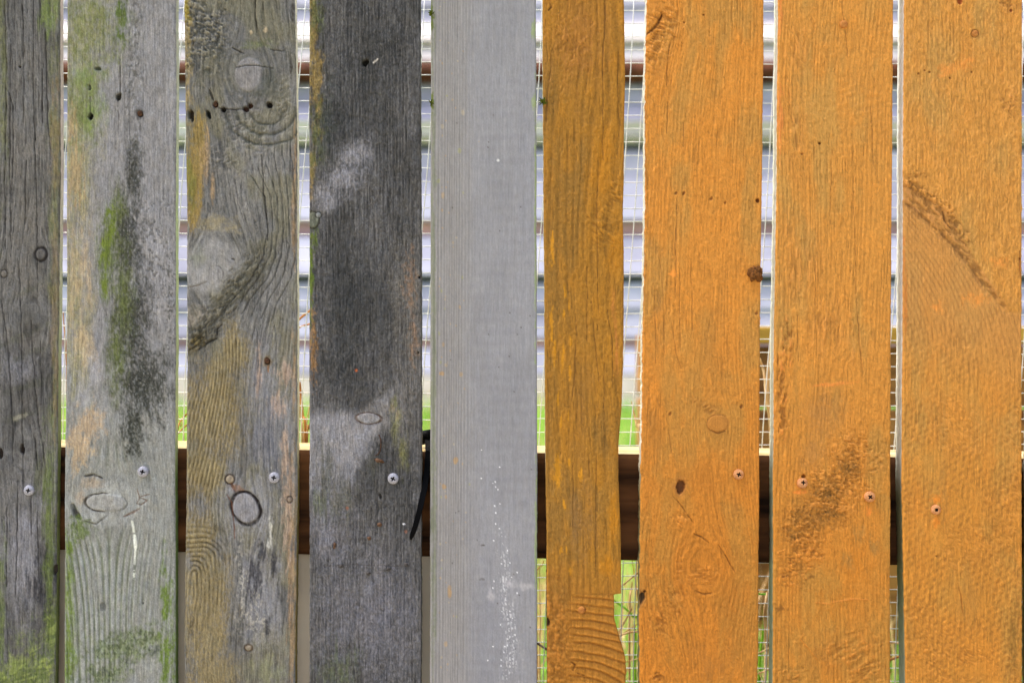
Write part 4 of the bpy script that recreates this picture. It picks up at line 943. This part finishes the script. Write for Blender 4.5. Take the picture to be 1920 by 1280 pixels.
def fix(k, name, m_, px, py, rot=0, lift=0.0004, tilt=(0, 0), sc=1.0):
    o = child(name, m_, planks[k], at(px, py, -lift), (math.radians(tilt[0]), math.radians(rot), math.radians(tilt[1])))
    o.scale = (sc, sc, sc)
    return o
fix(0, 'screw', SCREW, 54, 919, 8, 0.0012, sc=0.95); fix(1, 'screw', SCREW, 268, 884, 15, 0.0020); fix(2, 'screw', SCREW, 514, 895, 10, 0.0020); fix(3, 'screw', SCREW, 737, 897, 28, 0.0012)
fix(6, 'screw', SCREW_O, 1385, 889, 20, 0.0008, sc=0.95); fix(7, 'screw', SCREW_O, 1505, 905, 5, 0.0014, (-14, 10), 0.95); fix(7, 'screw', SCREW_O, 1631, 931, 40, 0.0020, sc=0.98); fix(8, 'screw', SCREW_SQ, 1755, 955, 0, 0.0012)
def nail_mesh(name, mat, r):
    bm = bmesh.new()
    rings = []
    for rr, y in ((r * 0.55, -0.0012), (r * 0.9, -0.001), (r, -0.0004), (r * 0.98, 0.003)):
        rings.append([bm.verts.new((rr * math.cos(2 * math.pi * a / 20) * random.uniform(.96, 1.04), y, rr * math.sin(2 * math.pi * a / 20))) for a in range(20)])
    bm.faces.new(rings[0])
    for A, B in zip(rings, rings[1:]):
        for a in range(20): bm.faces.new((A[a], A[(a + 1) % 20], B[(a + 1) % 20], B[a]))
    me_ = bpy.data.meshes.new(name); bmesh.ops.recalc_face_normals(bm, faces=bm.faces); bm.to_mesh(me_); bm.free()
    me_.materials.append(mat); me_.polygons.foreach_set('use_smooth', [True] * len(me_.polygons))
    return me_
NAIL_O, NAIL_R = nail_mesh('nail', M_NAIL_O, 0.0036), nail_mesh('rusty_nail', M_RUST, 0.0026)
fix(7, 'nail', NAIL_O, 1582, 46, 0, 0.0008); fix(8, 'nail', NAIL_O, 1828, 63, 0, -0.0007, sc=0.85); fix(5, 'nail', NAIL_O, 1090, 1143, 0, 0.0, (10, -12), 0.95)
fix(2, 'nail', NAIL_R, 501, 676, 0, -0.001); fix(1, 'nail', NAIL_R, 263, 213, 0, -0.0015); fix(2, 'nail', NAIL_R, 404, 196, 0, -0.002, sc=0.8)

# boards just past the frame on both sides, same boards again
def copy_plank(src, dx):
    c = src.copy(); col.objects.link(c); c.parent = fence
    c.location.x += dx
    if 'label' in c: del c['label']
    for ch in src.children:
        d = ch.copy(); col.objects.link(d); d.parent = c
for src, dx in ((3, -912), (4, -1363), (6, 731), (7, 721)):
    copy_plank(planks[src], dx * S0)

# ------------------------------------------------------------------ rails behind the boards
def rail_mesh(zt_l, zt_r, zb_l, zb_r, seed):
    n = 240
    xs = np.linspace(-1.05, 1.05, n); t = (xs + 1.05) / 2.1
    zt, zb = zt_l + (zt_r - zt_l) * t, zb_l + (zb_r - zb_l) * t
    prof = []                                           # (y, f) round the section
    y0, y1, bv = 0.0202, 0.0905, 0.003
    for f in np.linspace(0, 1, 14): prof.append((y0 + (bv if f in (0, 1) else 0), f))
    for y in np.linspace(y0 + bv * 2, y1 - bv, 5): prof.append((y, 1.03))
    for f in (1.0, 0.5, 0.0): prof.append((y1, f))
    for y in np.linspace(y1 - bv, y0 + bv * 2, 4): prof.append((y, -0.03))
    V = np.zeros((n, len(prof), 3))
    for j, (y, f) in enumerate(prof):
        ff = min(max(f, 0), 1)
        V[:, j, 0] = xs
        V[:, j, 1] = y - 0.0202 + rail_y(xs) + 0.0003 + 0.0008 * (fbm(xs * 22, xs * 0 + f * 14, seed, 3))
        V[:, j, 2] = zb + (zt - zb) * (0.02 + 0.96 * ff) + (0.002 if f > 1 else -0.002 if f < 0 else 0) + 0.0012 * (fbm(xs * 9, xs * 0 + j, seed + 2, 2) - 0.5)
    me_ = tube_grid_mesh('rail', V[::-1], None, M_RAIL)
    me_.materials.append(M_RAIL_TOP_LIT)
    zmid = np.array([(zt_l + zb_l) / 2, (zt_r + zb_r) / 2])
    idx = [1 if abs(p.normal.z) > 0.6 and p.center.z > np.interp(p.center.x, [-1.05, 1.05], zmid) else 0 for p in me_.polygons]      # top face: the light on it painted as a paler colour
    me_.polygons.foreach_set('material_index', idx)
    me_.update()
    return me_
def zr(py): return CAM_Z + (640 - py) * S0 * (CAM_D + 0.0202) / CAM_D
def ext(pl, pr, x):                                     # heights read at photo x = 340 and 1680, carried out to the rail's end
    xl, xr = (340 - 960) * S0, (1680 - 960) * S0
    return zr(pl) + (zr(pr) - zr(pl)) * (x - xl) / (xr - xl)
child('rail', rail_mesh(ext(836, 853, -1.05), ext(836, 853, 1.05), ext(1034, 1061, -1.05), ext(1034, 1061, 1.05), 5), fence, (0, -0.01, 0))
child('rail', rail_mesh(0.20, 0.19, 0.10, 0.09, 6), fence, (0, -0.01, 0))

# ------------------------------------------------------------------ wire mesh stapled to the back of the rails
def wire_mesh():
    D, W = 0.0945, 0.0133
    top = at(0, 22, D).z
    curl = [(0.0, 0.0), (0.010, 0.001), (0.019, 0.006), (0.026, 0.014), (0.030, 0.024), (0.031, 0.034), (0.030, 0.046)]   # (dz, dy) the free top edge rolls away
    def P(u, v):
        """u across, v up along the mesh from the ground"""
        z = 0.01 + v; y = D
        if z > top:
            e = (z - top)
            seg = min(e / 0.0133, len(curl) - 1.001); i = int(seg); f = seg - i
            z = top + curl[i][0] * (1 - f) + curl[i + 1][0] * f
            y = D + curl[i][1] * (1 - f) + curl[i + 1][1] * f
        lean = 0.055 * (z - 0.62)
        bow = 0.0035 * math.sin(z * 9 + u * 3) + 0.004 * (float(vnoise(u * 14, z * 5, 4)) - 0.5)
        y += rail_y(u) - 0.0202
        zz = z + 0.0035 * (float(vnoise(u * 9, z * 14, 8)) - 0.5)
        return Vector((u + lean + bow, y + 0.006 * (float(vnoise(u * 6, z * 6, 9)) - 0.5) * min(1, abs(z - 0.47) * 6), zz))
    bm = bmesh.new()
    us = np.arange(-0.86, 0.87, W) + 0.004
    vs = np.arange(0, top - 0.01 + 0.0133 * 6, W)
    grid = [[P(u, v) for v in vs] for u in us]
    for cidx, c_ in enumerate(grid):
        tube_bm(bm, c_, 0.00055, 5)
    for j in range(len(vs)):
        tube_bm(bm, [grid[i][j] + Vector((0, 0.0008, 0)) for i in range(len(us))], 0.00045, 4)
    o = from_bm('wire_mesh', bm, M_WIRE, None, True)
    tag(o, 'galvanised square wire mesh fixed behind the fence boards, its top edge curled over', 'wire mesh')
wire_mesh()

# ------------------------------------------------------------------ things close behind the fence
bm = bmesh.new()
p0, p1 = at(-120, 0, 0.045), at(850, 0, 0.045)
box_bm(bm, p0.x, p1.x, 0.024, 0.040, 0.21, 0.40, 0.0)
for v in bm.verts:                                      # its top edge runs along the underside of the rail
    if v.co.z > 0.3: v.co.z = ext(1034, 1061, v.co.x) + 0.004
bmesh.ops.bevel(bm, geom=list(bm.edges), offset=0.001, segments=1, affect='EDGES')
tag(from_bm('backing_board', bm, M_TAUPE), 'flat taupe board standing behind the grey boards, below the rail', 'board')

bin_ = empty('compost_bin', (0.55, 0.9, 0))
tag(bin_, 'brown wooden compost bin standing behind the orange boards at the right', 'bin')
ytop = at(0, 612, 0.72).z
xl = at(1300, 0, 0.72).x
zz = ytop; hts = [0.03, 0.095, 0.105, 0.1, 0.11, 0.1, 0.12]
for i, h_ in enumerate(hts):
    bm = bmesh.new()
    off = random.uniform(-0.004, 0.004)
    box_bm(bm, xl, xl + 1.1, 0.72 + off + (0.0 if i else -0.012), 0.745 + off, max(zz - h_ + 0.004, -0.02), zz, 0.003)
    from_bm('plank', bm, M_BIN_TOP if i == 0 else M_BIN, bin_).matrix_parent_inverse = Matrix.Translation((-0.55, -0.9, 0))
    zz -= h_
for x0_, x1_, y0_, y1_ in ((xl + 0.002, xl + 0.05, 0.75, 0.8), (xl + 1.04, xl + 1.09, 0.75, 0.8), (xl + 0.002, xl + 0.05, 1.3, 1.35), (xl + 1.04, xl + 1.09, 1.3, 1.35)):
    bm = bmesh.new(); box_bm(bm, x0_, x1_, y0_, y1_, -0.03, ytop - 0.03, 0.003)
    from_bm('post', bm, M_BIN, bin_).matrix_parent_inverse = Matrix.Translation((-0.55, -0.9, 0))
for side_x in (xl - 0.024, xl + 1.094):
    z2 = ytop - 0.005
    for i in range(5):
        bm = bmesh.new(); box_bm(bm, side_x, side_x + 0.022, 0.752, 1.36, z2 - 0.12, z2 - 0.005, 0.003); z2 -= 0.125
        from_bm('plank', bm, M_BIN, bin_).matrix_parent_inverse = Matrix.Translation((-0.55, -0.9, 0))

# ------------------------------------------------------------------ pale clad building across the grass
YB = 5.3
house = empty('outbuilding', (0, YB + 1.5, 0.25))
tag(house, 'pale clad outbuilding with a rusty brown pipe, its front leaned back to catch light, beyond the grass', 'building')
INV = Matrix.Translation((0, -(YB + 1.5), -0.25))
SLOPE = 0.22  # front leans back, shaped so the cladding catches more sun and sky
def hz(py):
    t = (640 - py) * S0 / CAM_D
    return (CAM_Z + t * (CAM_D + YB - SLOPE * 0.3)) / (1 - t * SLOPE)
def hy_(z): return YB + SLOPE * (z - 0.3)
def part(name, bm, mat, smooth=False):
    o = from_bm(name, bm, mat, house, smooth); o.matrix_parent_inverse = INV; return o
def clad(py0, py1, mat, out=0.0, tilt=0.015, thick=0.03, name='siding_board', x0=-4.6, x1=4.6):
    z1, z0 = hz(py0), hz(py1)
    bm = bmesh.new()
    ya, yb = hy_(z1) - out, hy_(z0) - out - tilt
    vs = [bm.verts.new(p) for x in (x0, x1) for p in ((x, ya, z1), (x, yb, z0), (x, yb + thick + tilt, z0), (x, ya + thick, z1))]
    for f in ((0, 1, 2, 3), (7, 6, 5, 4), (0, 4, 5, 1), (1, 5, 6, 2), (2, 6, 7, 3), (3, 7, 4, 0)):
        bm.faces.new([vs[i] for i in f])
    bmesh.ops.bevel(bm, geom=list(bm.edges), offset=0.006, segments=2, affect='EDGES')
    return part(name, bm, mat)
zt_, zb_ = hz(-140), 0.2
bm = bmesh.new()
vs = [bm.verts.new(p) for x in (-4.6, 4.6) for p in ((x, hy_(zt_) + .05, zt_), (x, hy_(zb_) + .05, zb_), (x, hy_(zt_) + 1.6, zb_), (x, hy_(zt_) + 1.6, zt_))]
for f in ((0, 1, 2, 3), (7, 6, 5, 4), (0, 4, 5, 1), (1, 5, 6, 2), (2, 6, 7, 3), (3, 7, 4, 0)):
    bm.faces.new([vs[i] for i in f])
part('wall', bm, M_GAP)
for a, b_, mt, out, tl in ((-140, -60, M_WHITE_SHADED, 0, .02), (-58, 14, M_WHITE_SHADED, 0, .02), (16, 44, M_WHITE_SHADED, 0, .0), (45, 82, M_WHITE, .03, .05), (83, 118, M_WHITE, .02, .05),
                           (158, 194, M_WHITE_SHADED, .0, .0), (195, 230, M_WHITE_SHADED, .0, .02), (231, 258, M_WHITE, .09, -.05), (259, 268, M_WHITE, .03, -.02), (284, 330, M_WHITE_SHADED, 0, .0), (331, 414, M_WHITE_SHADED, .01, .03),
                           (415, 441, M_PINK, .0, -.02), (443, 516, M_WHITE_SHADED, .01, .04), (531, 580, M_WHITE_SHADED, .0, .02), (581, 634, M_WHITE_SHADED, .0, .02), (635, 651, M_PINK, .0, -.01), (652, 702, M_WHITE_SHADED, .0, .02)):
    clad(a, b_, mt, out, tl)
clad(703, 740, M_PLINTH, 0.02, 0.01, name='plinth'); clad(741, 800, M_PLINTH, 0.06, 0.02, name='plinth')
bm = bmesh.new(); r_ = (hz(120) - hz(157)) / 2
tube_bm(bm, [(x, hy_(hz(138.5)) - 0.05, hz(138.5)) for x in np.linspace(-4.7, 4.7, 30)], r_, 16); part('pipe', bm, M_PIPE, True)
bm = bmesh.new(); box_bm(bm, -4.9, 4.9, hy_(zt_) - 0.05, hy_(zt_) + 1.8, zt_ + 0.01, zt_ + 0.06); part('roof', bm, M_ROOF)

# ------------------------------------------------------------------ grass
def grass(seed, n, name, mat, label, tall):
    rs = np.random.RandomState(seed)
    y = 0.25 + (rs.rand(n) ** 1.5) * 4.9
    x = (rs.rand(n) - 0.5) * 2 * (0.75 + 0.5 * y)
    keep = ~((x > xl - 0.03) & (x < xl + 1.12) & (y > 0.7) & (y < 1.4))
    x, y = x[keep], y[keep]; n = len(x)
    z = ground_z(x, y) - 0.004
    hgt = tall * (0.05 + 0.10 * rs.rand(n) ** 1.6) * (1 + 0.9 * sstep(2.0, 0.4, y))
    a = rs.rand(n) * 2 * np.pi; lean = rs.rand(n) * 0.6
    w = 0.0022 + 0.0022 * rs.rand(n)
    ca, sa = np.cos(a), np.sin(a); la = rs.rand(n) * 2 * np.pi; cl, sl = np.cos(la) * lean, np.sin(la) * lean
    V = np.zeros((n, 5, 3), np.float32)
    for q, (t, sgn) in enumerate(((0, -1), (0, 1), (0.55, 1), (0.55, -1), (1, 0))):
        ww = w * (1 - 0.3 * t) * sgn
        V[:, q, 0] = x + ca * ww + cl * hgt * t * t
        V[:, q, 1] = y + sa * ww + sl * hgt * t * t
        V[:, q, 2] = z + hgt * t * (1 - 0.25 * lean * t)
    b0 = np.arange(n) * 5
    loops = np.stack([b0, b0 + 1, b0 + 2, b0 + 3, b0 + 3, b0 + 2, b0 + 4], -1).ravel().astype(np.int32)
    starts = np.stack([np.arange(n) * 7, np.arange(n) * 7 + 4], -1).ravel().astype(np.int32)
    me_ = bpy.data.meshes.new(name)
    me_.vertices.add(n * 5); me_.loops.add(n * 7); me_.polygons.add(n * 2)
    me_.vertices.foreach_set('co', V.ravel()); me_.loops.foreach_set('vertex_index', loops); me_.polygons.foreach_set('loop_start', starts)
    me_.update(calc_edges=True)
    tag(link(name, me_, None, mat), label, 'grass', kind='stuff')
grass(21, 42000, 'grass', M_GRASS, 'bright green grass growing behind the fence', 1.0)
grass(22, 8000, 'dry_grass', M_STRAW, 'pale dry grass blades mixed into the green grass', 1.25)

# ------------------------------------------------------------------ single stalks seen in the gaps
GAPS = {1: 'the first and second boards from the left', 2: 'the second and third boards from the left', 3: 'the third and fourth boards from the left', 4: 'the darkest and the smooth grey board', 5: 'the smooth grey and the ochre board',
        6: 'the ochre board and the next orange one', 7: 'the first two wide orange boards', 8: 'the last two orange boards'}
def stalk(name, pts, depth, w, mat, label, group, taper=0.5):
    """pts are photo pixels at a depth behind the fence, w the width in photo pixels; stalks that leave the picture run down to the ground"""
    P = [at(px, py, depth + 0.006 * math.sin(i * 1.7)) for i, (px, py) in enumerate(pts)]
    s_ = S0 * (CAM_D + depth) / CAM_D
    fine, rad = [], []
    n = len(P)
    for i in range(n - 1):
        p_ = P[max(i - 1, 0)]; q_ = P[min(i + 2, n - 1)]
        for k in range(5):
            t = k / 5
            m0, m1 = (P[i + 1] - p_) * 0.5, (q_ - P[i]) * 0.5
            fine.append((2 * t ** 3 - 3 * t ** 2 + 1) * P[i] + (t ** 3 - 2 * t ** 2 + t) * m0 + (-2 * t ** 3 + 3 * t ** 2) * P[i + 1] + (t ** 3 - t ** 2) * m1)
    fine.append(P[-1])
    for k in range(len(fine)):
        rad.append(w * 0.5 * s_ * (taper + (1 - taper) * k / (len(fine) - 1)) * random.uniform(0.92, 1.06))
    bm = bmesh.new()
    tube_bm(bm, fine, rad, 6, 0.55)
    o = from_bm(name, bm, mat, None, True)
    return tag(o, label, 'grass blade' if name == 'grass_blade' else 'twig' if name == 'dark_twig' else 'straw', group)
ST = 'dry stalks seen in the gaps'
FOOT = 1640
def down(x, y, dx=4): return [(x + dx * 0.5, (y + FOOT) / 2), (x + dx, FOOT)]
stalk('dry_stalk', [(119, 585), (120, 610), (123, 650), (126, 760)] + down(126, 760), 0.105, 4, M_STRAW_B, 'short ochre straw tip between ' + GAPS[1], ST)
stalk('dry_stalk', [(358, 770), (346, 780), (337, 792), (333, 806), (330, 840)] + down(330, 840, -4), 0.108, 4, M_STRAW_B, 'upper bent tan straw crossing the gap between ' + GAPS[2], ST, 0.7)
stalk('dry_stalk', [(360, 790), (346, 800), (334, 813), (326, 830)] + down(326, 830, 6), 0.116, 4, M_STRAW_B, 'lower slanting tan straw between ' + GAPS[2], ST, 0.7)
stalk('dry_stalk', [(334, 778), (339, 800), (345, 824)] + down(345, 824, 6), 0.122, 2.4, M_STRAW, 'thin pale straw leaning right between ' + GAPS[2], ST)
stalk('dry_stalk', [(592, 574), (578, 585), (562, 598), (548, 622), (546, 800)] + down(546, 800), 0.11, 5, M_STRAW_B, 'upper of two yellow straws crossing between ' + GAPS[3], ST, 0.8)
stalk('dry_stalk', [(596, 604), (578, 608), (561, 614), (544, 630), (540, 800)] + down(540, 800), 0.118, 4, M_STRAW_B, 'lower of two yellow straws crossing between ' + GAPS[3], ST, 0.8)
stalk('dry_stalk', [(562, 716), (564, 740), (568, 780), (573, 830)] + down(573, 830), 0.107, 6, M_STRAW_B, 'thick orange-brown straw with a node between ' + GAPS[3], ST, 0.7)
stalk('dry_stalk', [(561, 745), (564, 790), (567, 830)] + down(567, 830, -6), 0.113, 5, M_STRAW, 'pale straw left of the thick orange-brown one by the third board', ST)
stalk('dry_stalk', [(582, 755), (576, 785), (572, 815), (570, 840)] + down(570, 840, -2), 0.125, 4.5, M_STRAW, 'cream straw leaning right at the edge of the fourth board', ST)
stalk('dry_stalk', [(584, 780), (579, 805), (576, 835)] + down(576, 835, -8), 0.104, 4, M_STRAW_B, 'brownish straw hugging the left edge of the fourth board', ST)
stalk('dry_stalk', [(1184, 752), (1188, 772), (1194, 800), (1200, 835)] + down(1200, 835), 0.14, 8, M_STRAW, 'broad pale straw tip between ' + GAPS[6] + ' above the rail', ST, 0.2)
stalk('dry_stalk', [(1424, 672), (1430, 688), (1434, 710), (1437, 750), (1445, 835)] + down(1445, 835), 0.107, 6, M_STRAW, 'cream straw bent over at its tip between ' + GAPS[7], ST, 0.8)
stalk('dry_stalk', [(1448, 610), (1444, 660), (1439, 725), (1443, 780), (1449, 840)] + down(1449, 840, -6), 0.117, 8, M_STRAW, 'thick cream straw upright between ' + GAPS[7], ST, 0.8)
stalk('dry_stalk', [(1444, 1106), (1439, 1112), (1437, 1122), (1434, 1150), (1436, 1190), (1437, 1215), (1434, 1290), (1432, 1400)] + down(1432, 1400), 0.104, 7, M_STRAW, 'long folded whitish straw below the rail between ' + GAPS[7], ST, 0.8)
stalk('dry_stalk', [(1440, 1122), (1439, 1160), (1443, 1200), (1442, 1280)] + down(1442, 1280), 0.112, 3, M_STRAW, 'thin whitish straw beside the folded one below the rail', ST)
stalk('dry_stalk', [(1408, 1228), (1424, 1223), (1444, 1214), (1460, 1210)], 0.1, 3.5, M_STRAW, 'upper short straw lying across the gap between ' + GAPS[7], ST, 0.9)
stalk('dry_stalk', [(1408, 1266), (1424, 1261), (1444, 1253), (1460, 1250)], 0.1, 3, M_STRAW, 'lower short straw lying across the gap between ' + GAPS[7], ST, 0.9)
stalk('dry_stalk', [(1150, 1107), (1168, 1096), (1196, 1073), (1215, 1060)], 0.104, 3.5, M_STRAW, 'whitish straw rising to the right just under the rail beside the ochre board', ST, 0.9)
stalk('dry_stalk', [(1183, 1020), (1186, 1055), (1191, 1085), (1196, 1120), (1200, 1180)] + down(1200, 1180), 0.115, 2.6, M_STRAW_B, 'thin brown stem arching down under the rail beside the ochre board', ST)
stalk('dry_stalk', [(1186, 1090), (1184, 1104), (1181, 1122), (1180, 1200)] + down(1180, 1200), 0.14, 5, M_STRAW, 'short upright white straw in the notch gap', ST)
stalk('dry_stalk', [(1150, 1196), (1162, 1180), (1178, 1152), (1184, 1140)], 0.108, 3.5, M_STRAW, 'white straw leaning right opposite the notch of the ochre board', ST, 0.9)
stalk('dry_stalk', [(1148, 1196), (1164, 1190), (1180, 1185), (1198, 1183), (1215, 1182)], 0.112, 4, M_STRAW, 'nearly level white straw below the notch of the ochre board', ST, 0.9)
stalk('dry_stalk', [(1150, 1200), (1164, 1190), (1182, 1178), (1198, 1168), (1215, 1160)], 0.125, 2, M_STRAW_B, 'hair-thin tan straw rising right below the notch', ST, 0.9)
stalk('dry_stalk', [(1160, 1243), (1178, 1239), (1200, 1233), (1216, 1230)], 0.1, 2.4, M_STRAW, 'lowest thin straw beside the bulge of the ochre board', ST, 0.9)
stalk('dry_stalk', [(1012, 1060), (1011, 1090), (1013, 1150), (1012, 1220)] + down(1012, 1220), 0.12, 3, M_STRAW, 'upright pale stalk under the rail between ' + GAPS[5], ST)
stalk('dry_stalk', [(1020, 1050), (1016, 1060), (1009, 1066), (1006, 1100)] + down(1006, 1100), 0.14, 3, M_STRAW_B, 'curved tan stalk under the rail between ' + GAPS[5], ST)
stalk('dark_twig', [(1000, 1198), (1009, 1206), (1018, 1212), (1028, 1218), (1044, 1224)], 0.1, 5, M_TWIG, 'dark twig crossing the gap between ' + GAPS[5], None, 0.9)
stalk('dry_stalk', [(1655, 1204), (1672, 1204), (1690, 1206), (1710, 1208)], 0.102, 4, M_STRAW, 'upper level straw below the rail between ' + GAPS[8], ST, 0.9)
stalk('dry_stalk', [(1655, 1240), (1672, 1235), (1690, 1229), (1710, 1224)], 0.102, 5, M_STRAW_B, 'lower slanting straw below the rail between ' + GAPS[8], ST, 0.9)
stalk('grass_blade', [(1412, 1112), (1426, 1113), (1440, 1114), (1456, 1120)], 0.13, 4, M_BLADE, 'bright green blade lying level under the rail between ' + GAPS[7], None, 0.9)
stalk('grass_blade', [(1434, 1160), (1430, 1190), (1425, 1230), (1424, 1290)] + down(1424, 1290, -4), 0.13, 7, M_BLADE, 'bright green upright blade beside the folded straw', None, 0.5)
stalk('grass_blade', [(1140, 1118), (1156, 1128), (1174, 1141), (1188, 1156), (1200, 1180)] + down(1200, 1180, 8), 0.13, 6, M_BLADE, 'broad green blade arching through the notch gap', None, 0.6)
stalk('grass_blade', [(1190, 1170), (1192, 1200), (1190, 1240), (1192, 1300)] + down(1192, 1300), 0.15, 6, M_BLADE, 'upright green blade by the foot of the ochre board', None, 0.5)

# ------------------------------------------------------------------ small things on the boards
def lump(name, px, py, depth, size, mat, label, cat, seed, group=None, rough=0.5, sub=3, rot=0):
    bm = bmesh.new()
    bmesh.ops.create_icosphere(bm, subdivisions=sub, radius=1.0)
    for v in bm.verts:
        n_ = float(fbm(np.float32(v.co.x * 2.2 + 9), np.float32(v.co.z * 2.2 + v.co.y * 1.7 + 9), seed, 3)) - 0.5
        v.co *= 1 + rough * 2 * n_
        v.co = Vector((v.co.x * size[0], v.co.y * size[1], v.co.z * size[2]))
    o = from_bm(name, bm, mat, None, True)
    o.location = at(px, py, 0) + Vector((0, -depth, 0)); o.rotation_euler = (0, math.radians(rot), 0)
    return tag(o, label, cat, group)
lump('mud_clump', 1416, 513, 0.001, (0.0068, 0.0045, 0.0072), M_CLUMP, 'small brown mud clump on the right edge of the first wide orange board', 'clump', 4, rough=0.5, sub=4)
GH = 'bits stuck on the darkest board'
lump('seed_husk', 711, 863, 0.0012, (0.0042, 0.0014, 0.0016), M_HUSK, 'spiky brown husk above the screw on the darkest board', 'husk', 6, GH, 0.8, rot=15)
lump('seed_husk', 628, 1022, 0.0012, (0.0014, 0.0013, 0.0028), M_HUSK, 'dark brown husk leftmost on the darkest board, below the knot', 'husk', 7, GH, 0.7, rot=10)
lump('seed_husk', 692, 1008, 0.0012, (0.0019, 0.0015, 0.0019), M_HUSK, 'round tan husk in the middle of the darkest board', 'husk', 8, GH)
lump('seed_husk', 712, 983, 0.0010, (0.0021, 0.0012, 0.0020), M_HUSK, 'reddish square husk below the screw on the darkest board', 'husk', 9, GH)
for i, (px, py, lb) in enumerate(((640, 1060, 'leftmost grey bud in the row low on the darkest board'), (691, 1074, 'lowest grey bud in the row on the darkest board'), (729, 1066, 'brownish bud third in the row on the darkest board'), (762, 1057, 'rightmost grey bud in the row on the darkest board'))):
    lump('bud', px, py, 0.0016, (0.0019, 0.0014, 0.0018), M_BUD, lb, 'bud', 10 + i, GH)
bm = bmesh.new()
rp_ = [(711, 814), (714, 824), (715, 836), (713, 846), (708, 852), (704, 854)]
tube_bm(bm, [at(x, y, -0.0006) + Vector((random.uniform(-.0004, .0004), 0, 0)) for x, y in rp_], 0.0005, 5)
tag(from_bm('root_strand', bm, M_RUST, None, True), 'thin reddish rootlet curved under the oval knot of the darkest board', 'rootlet')

def tuft(px, py, n, r, label, seed):
    rr = random.Random(seed); bm = bmesh.new(); c = at(px, py, -0.0012)
    for _ in range(n):
        d = Vector((rr.uniform(-1, 1), rr.uniform(-0.7, 0.2), rr.uniform(-1, 1))).normalized() * r * rr.uniform(0.4, 1)
        tube_bm(bm, [c, c + d * 0.6 + Vector((0, 0, rr.uniform(-.3, .3) * r)), c + d], [0.0005, 0.0005, 0.0002], 4)
    tag(from_bm('moss_tuft', bm, M_MOSS), label, 'moss', 'moss tufts on board edges')
tuft(1017, 191, 26, 0.0055, 'dark mossy sprig on the upper left edge of the ochre board', 3)
tuft(809, 26, 16, 0.004, 'moss tuft near the top on the left edge of the smooth grey board', 4)
tuft(808, 193, 16, 0.0036, 'lower moss tuft on the left edge of the smooth grey board', 5)

# black cable tie: locking head on top of the rail, tail poking forward over the dark board's edge
tie = empty('cable_tie', at(799, 850, 0.015))
tag(tie, 'black plastic cable tie poking out between the darkest and the smooth grey board', 'cable tie')
TI = Matrix.Translation(-tie.location)
bm = bmesh.new()
hp = at(800, 819, 0.035)
bmesh.ops.create_cone(bm, cap_ends=True, segments=20, radius1=0.0068, radius2=0.0068, depth=0.016)
bmesh.ops.bevel(bm, geom=[e for e in bm.edges if e.calc_face_angle(0) > 1], offset=0.0015, segments=3, affect='EDGES')
bm.transform(Matrix.Translation(hp) @ Matrix.Rotation(math.radians(80), 4, 'Y') @ Matrix.Rotation(math.radians(15), 4, 'X'))
o = from_bm('tie_head', bm, M_TIE, tie, True); o.matrix_parent_inverse = TI
def strap(pts, w, th):
    bm = bmesh.new(); rings = []
    for i, (px, py, d, wd) in enumerate(pts):
        c = at(px, py, d); a, b_ = pts[max(i - 1, 0)], pts[min(i + 1, len(pts) - 1)]
        t = (at(b_[0], b_[1], b_[2]) - at(a[0], a[1], a[2])).normalized()
        s_ = t.cross(Vector((0, 1, 0))).normalized(); u = s_.cross(t).normalized()
        rings.append([bm.verts.new(c + s_ * x * wd * S0 / 2 + u * y * th) for x, y in ((-1, -.5), (1, -.5), (1, .5), (-1, .5))])
    for A, B in zip(rings, rings[1:]):
        for q in range(4): bm.faces.new((A[q], A[(q + 1) % 4], B[(q + 1) % 4], B[q]))
    bm.faces.new(rings[0]); bm.faces.new(rings[-1])
    bmesh.ops.bevel(bm, geom=list(bm.edges), offset=0.0002, segments=1, affect='EDGES')
    return bm
o = from_bm('tie_tail', strap([(802, 822, 0.030, 11), (803, 845, 0.017, 11), (801, 880, 0.010, 11), (796, 915, 0.002, 11), (787, 955, -0.004, 10.5), (779, 985, -0.005, 10), (773, 1002, -0.0045, 9), (770, 1011, -0.004, 4)], 11, 0.0013), M_TIE, tie)
o.matrix_parent_inverse = TI
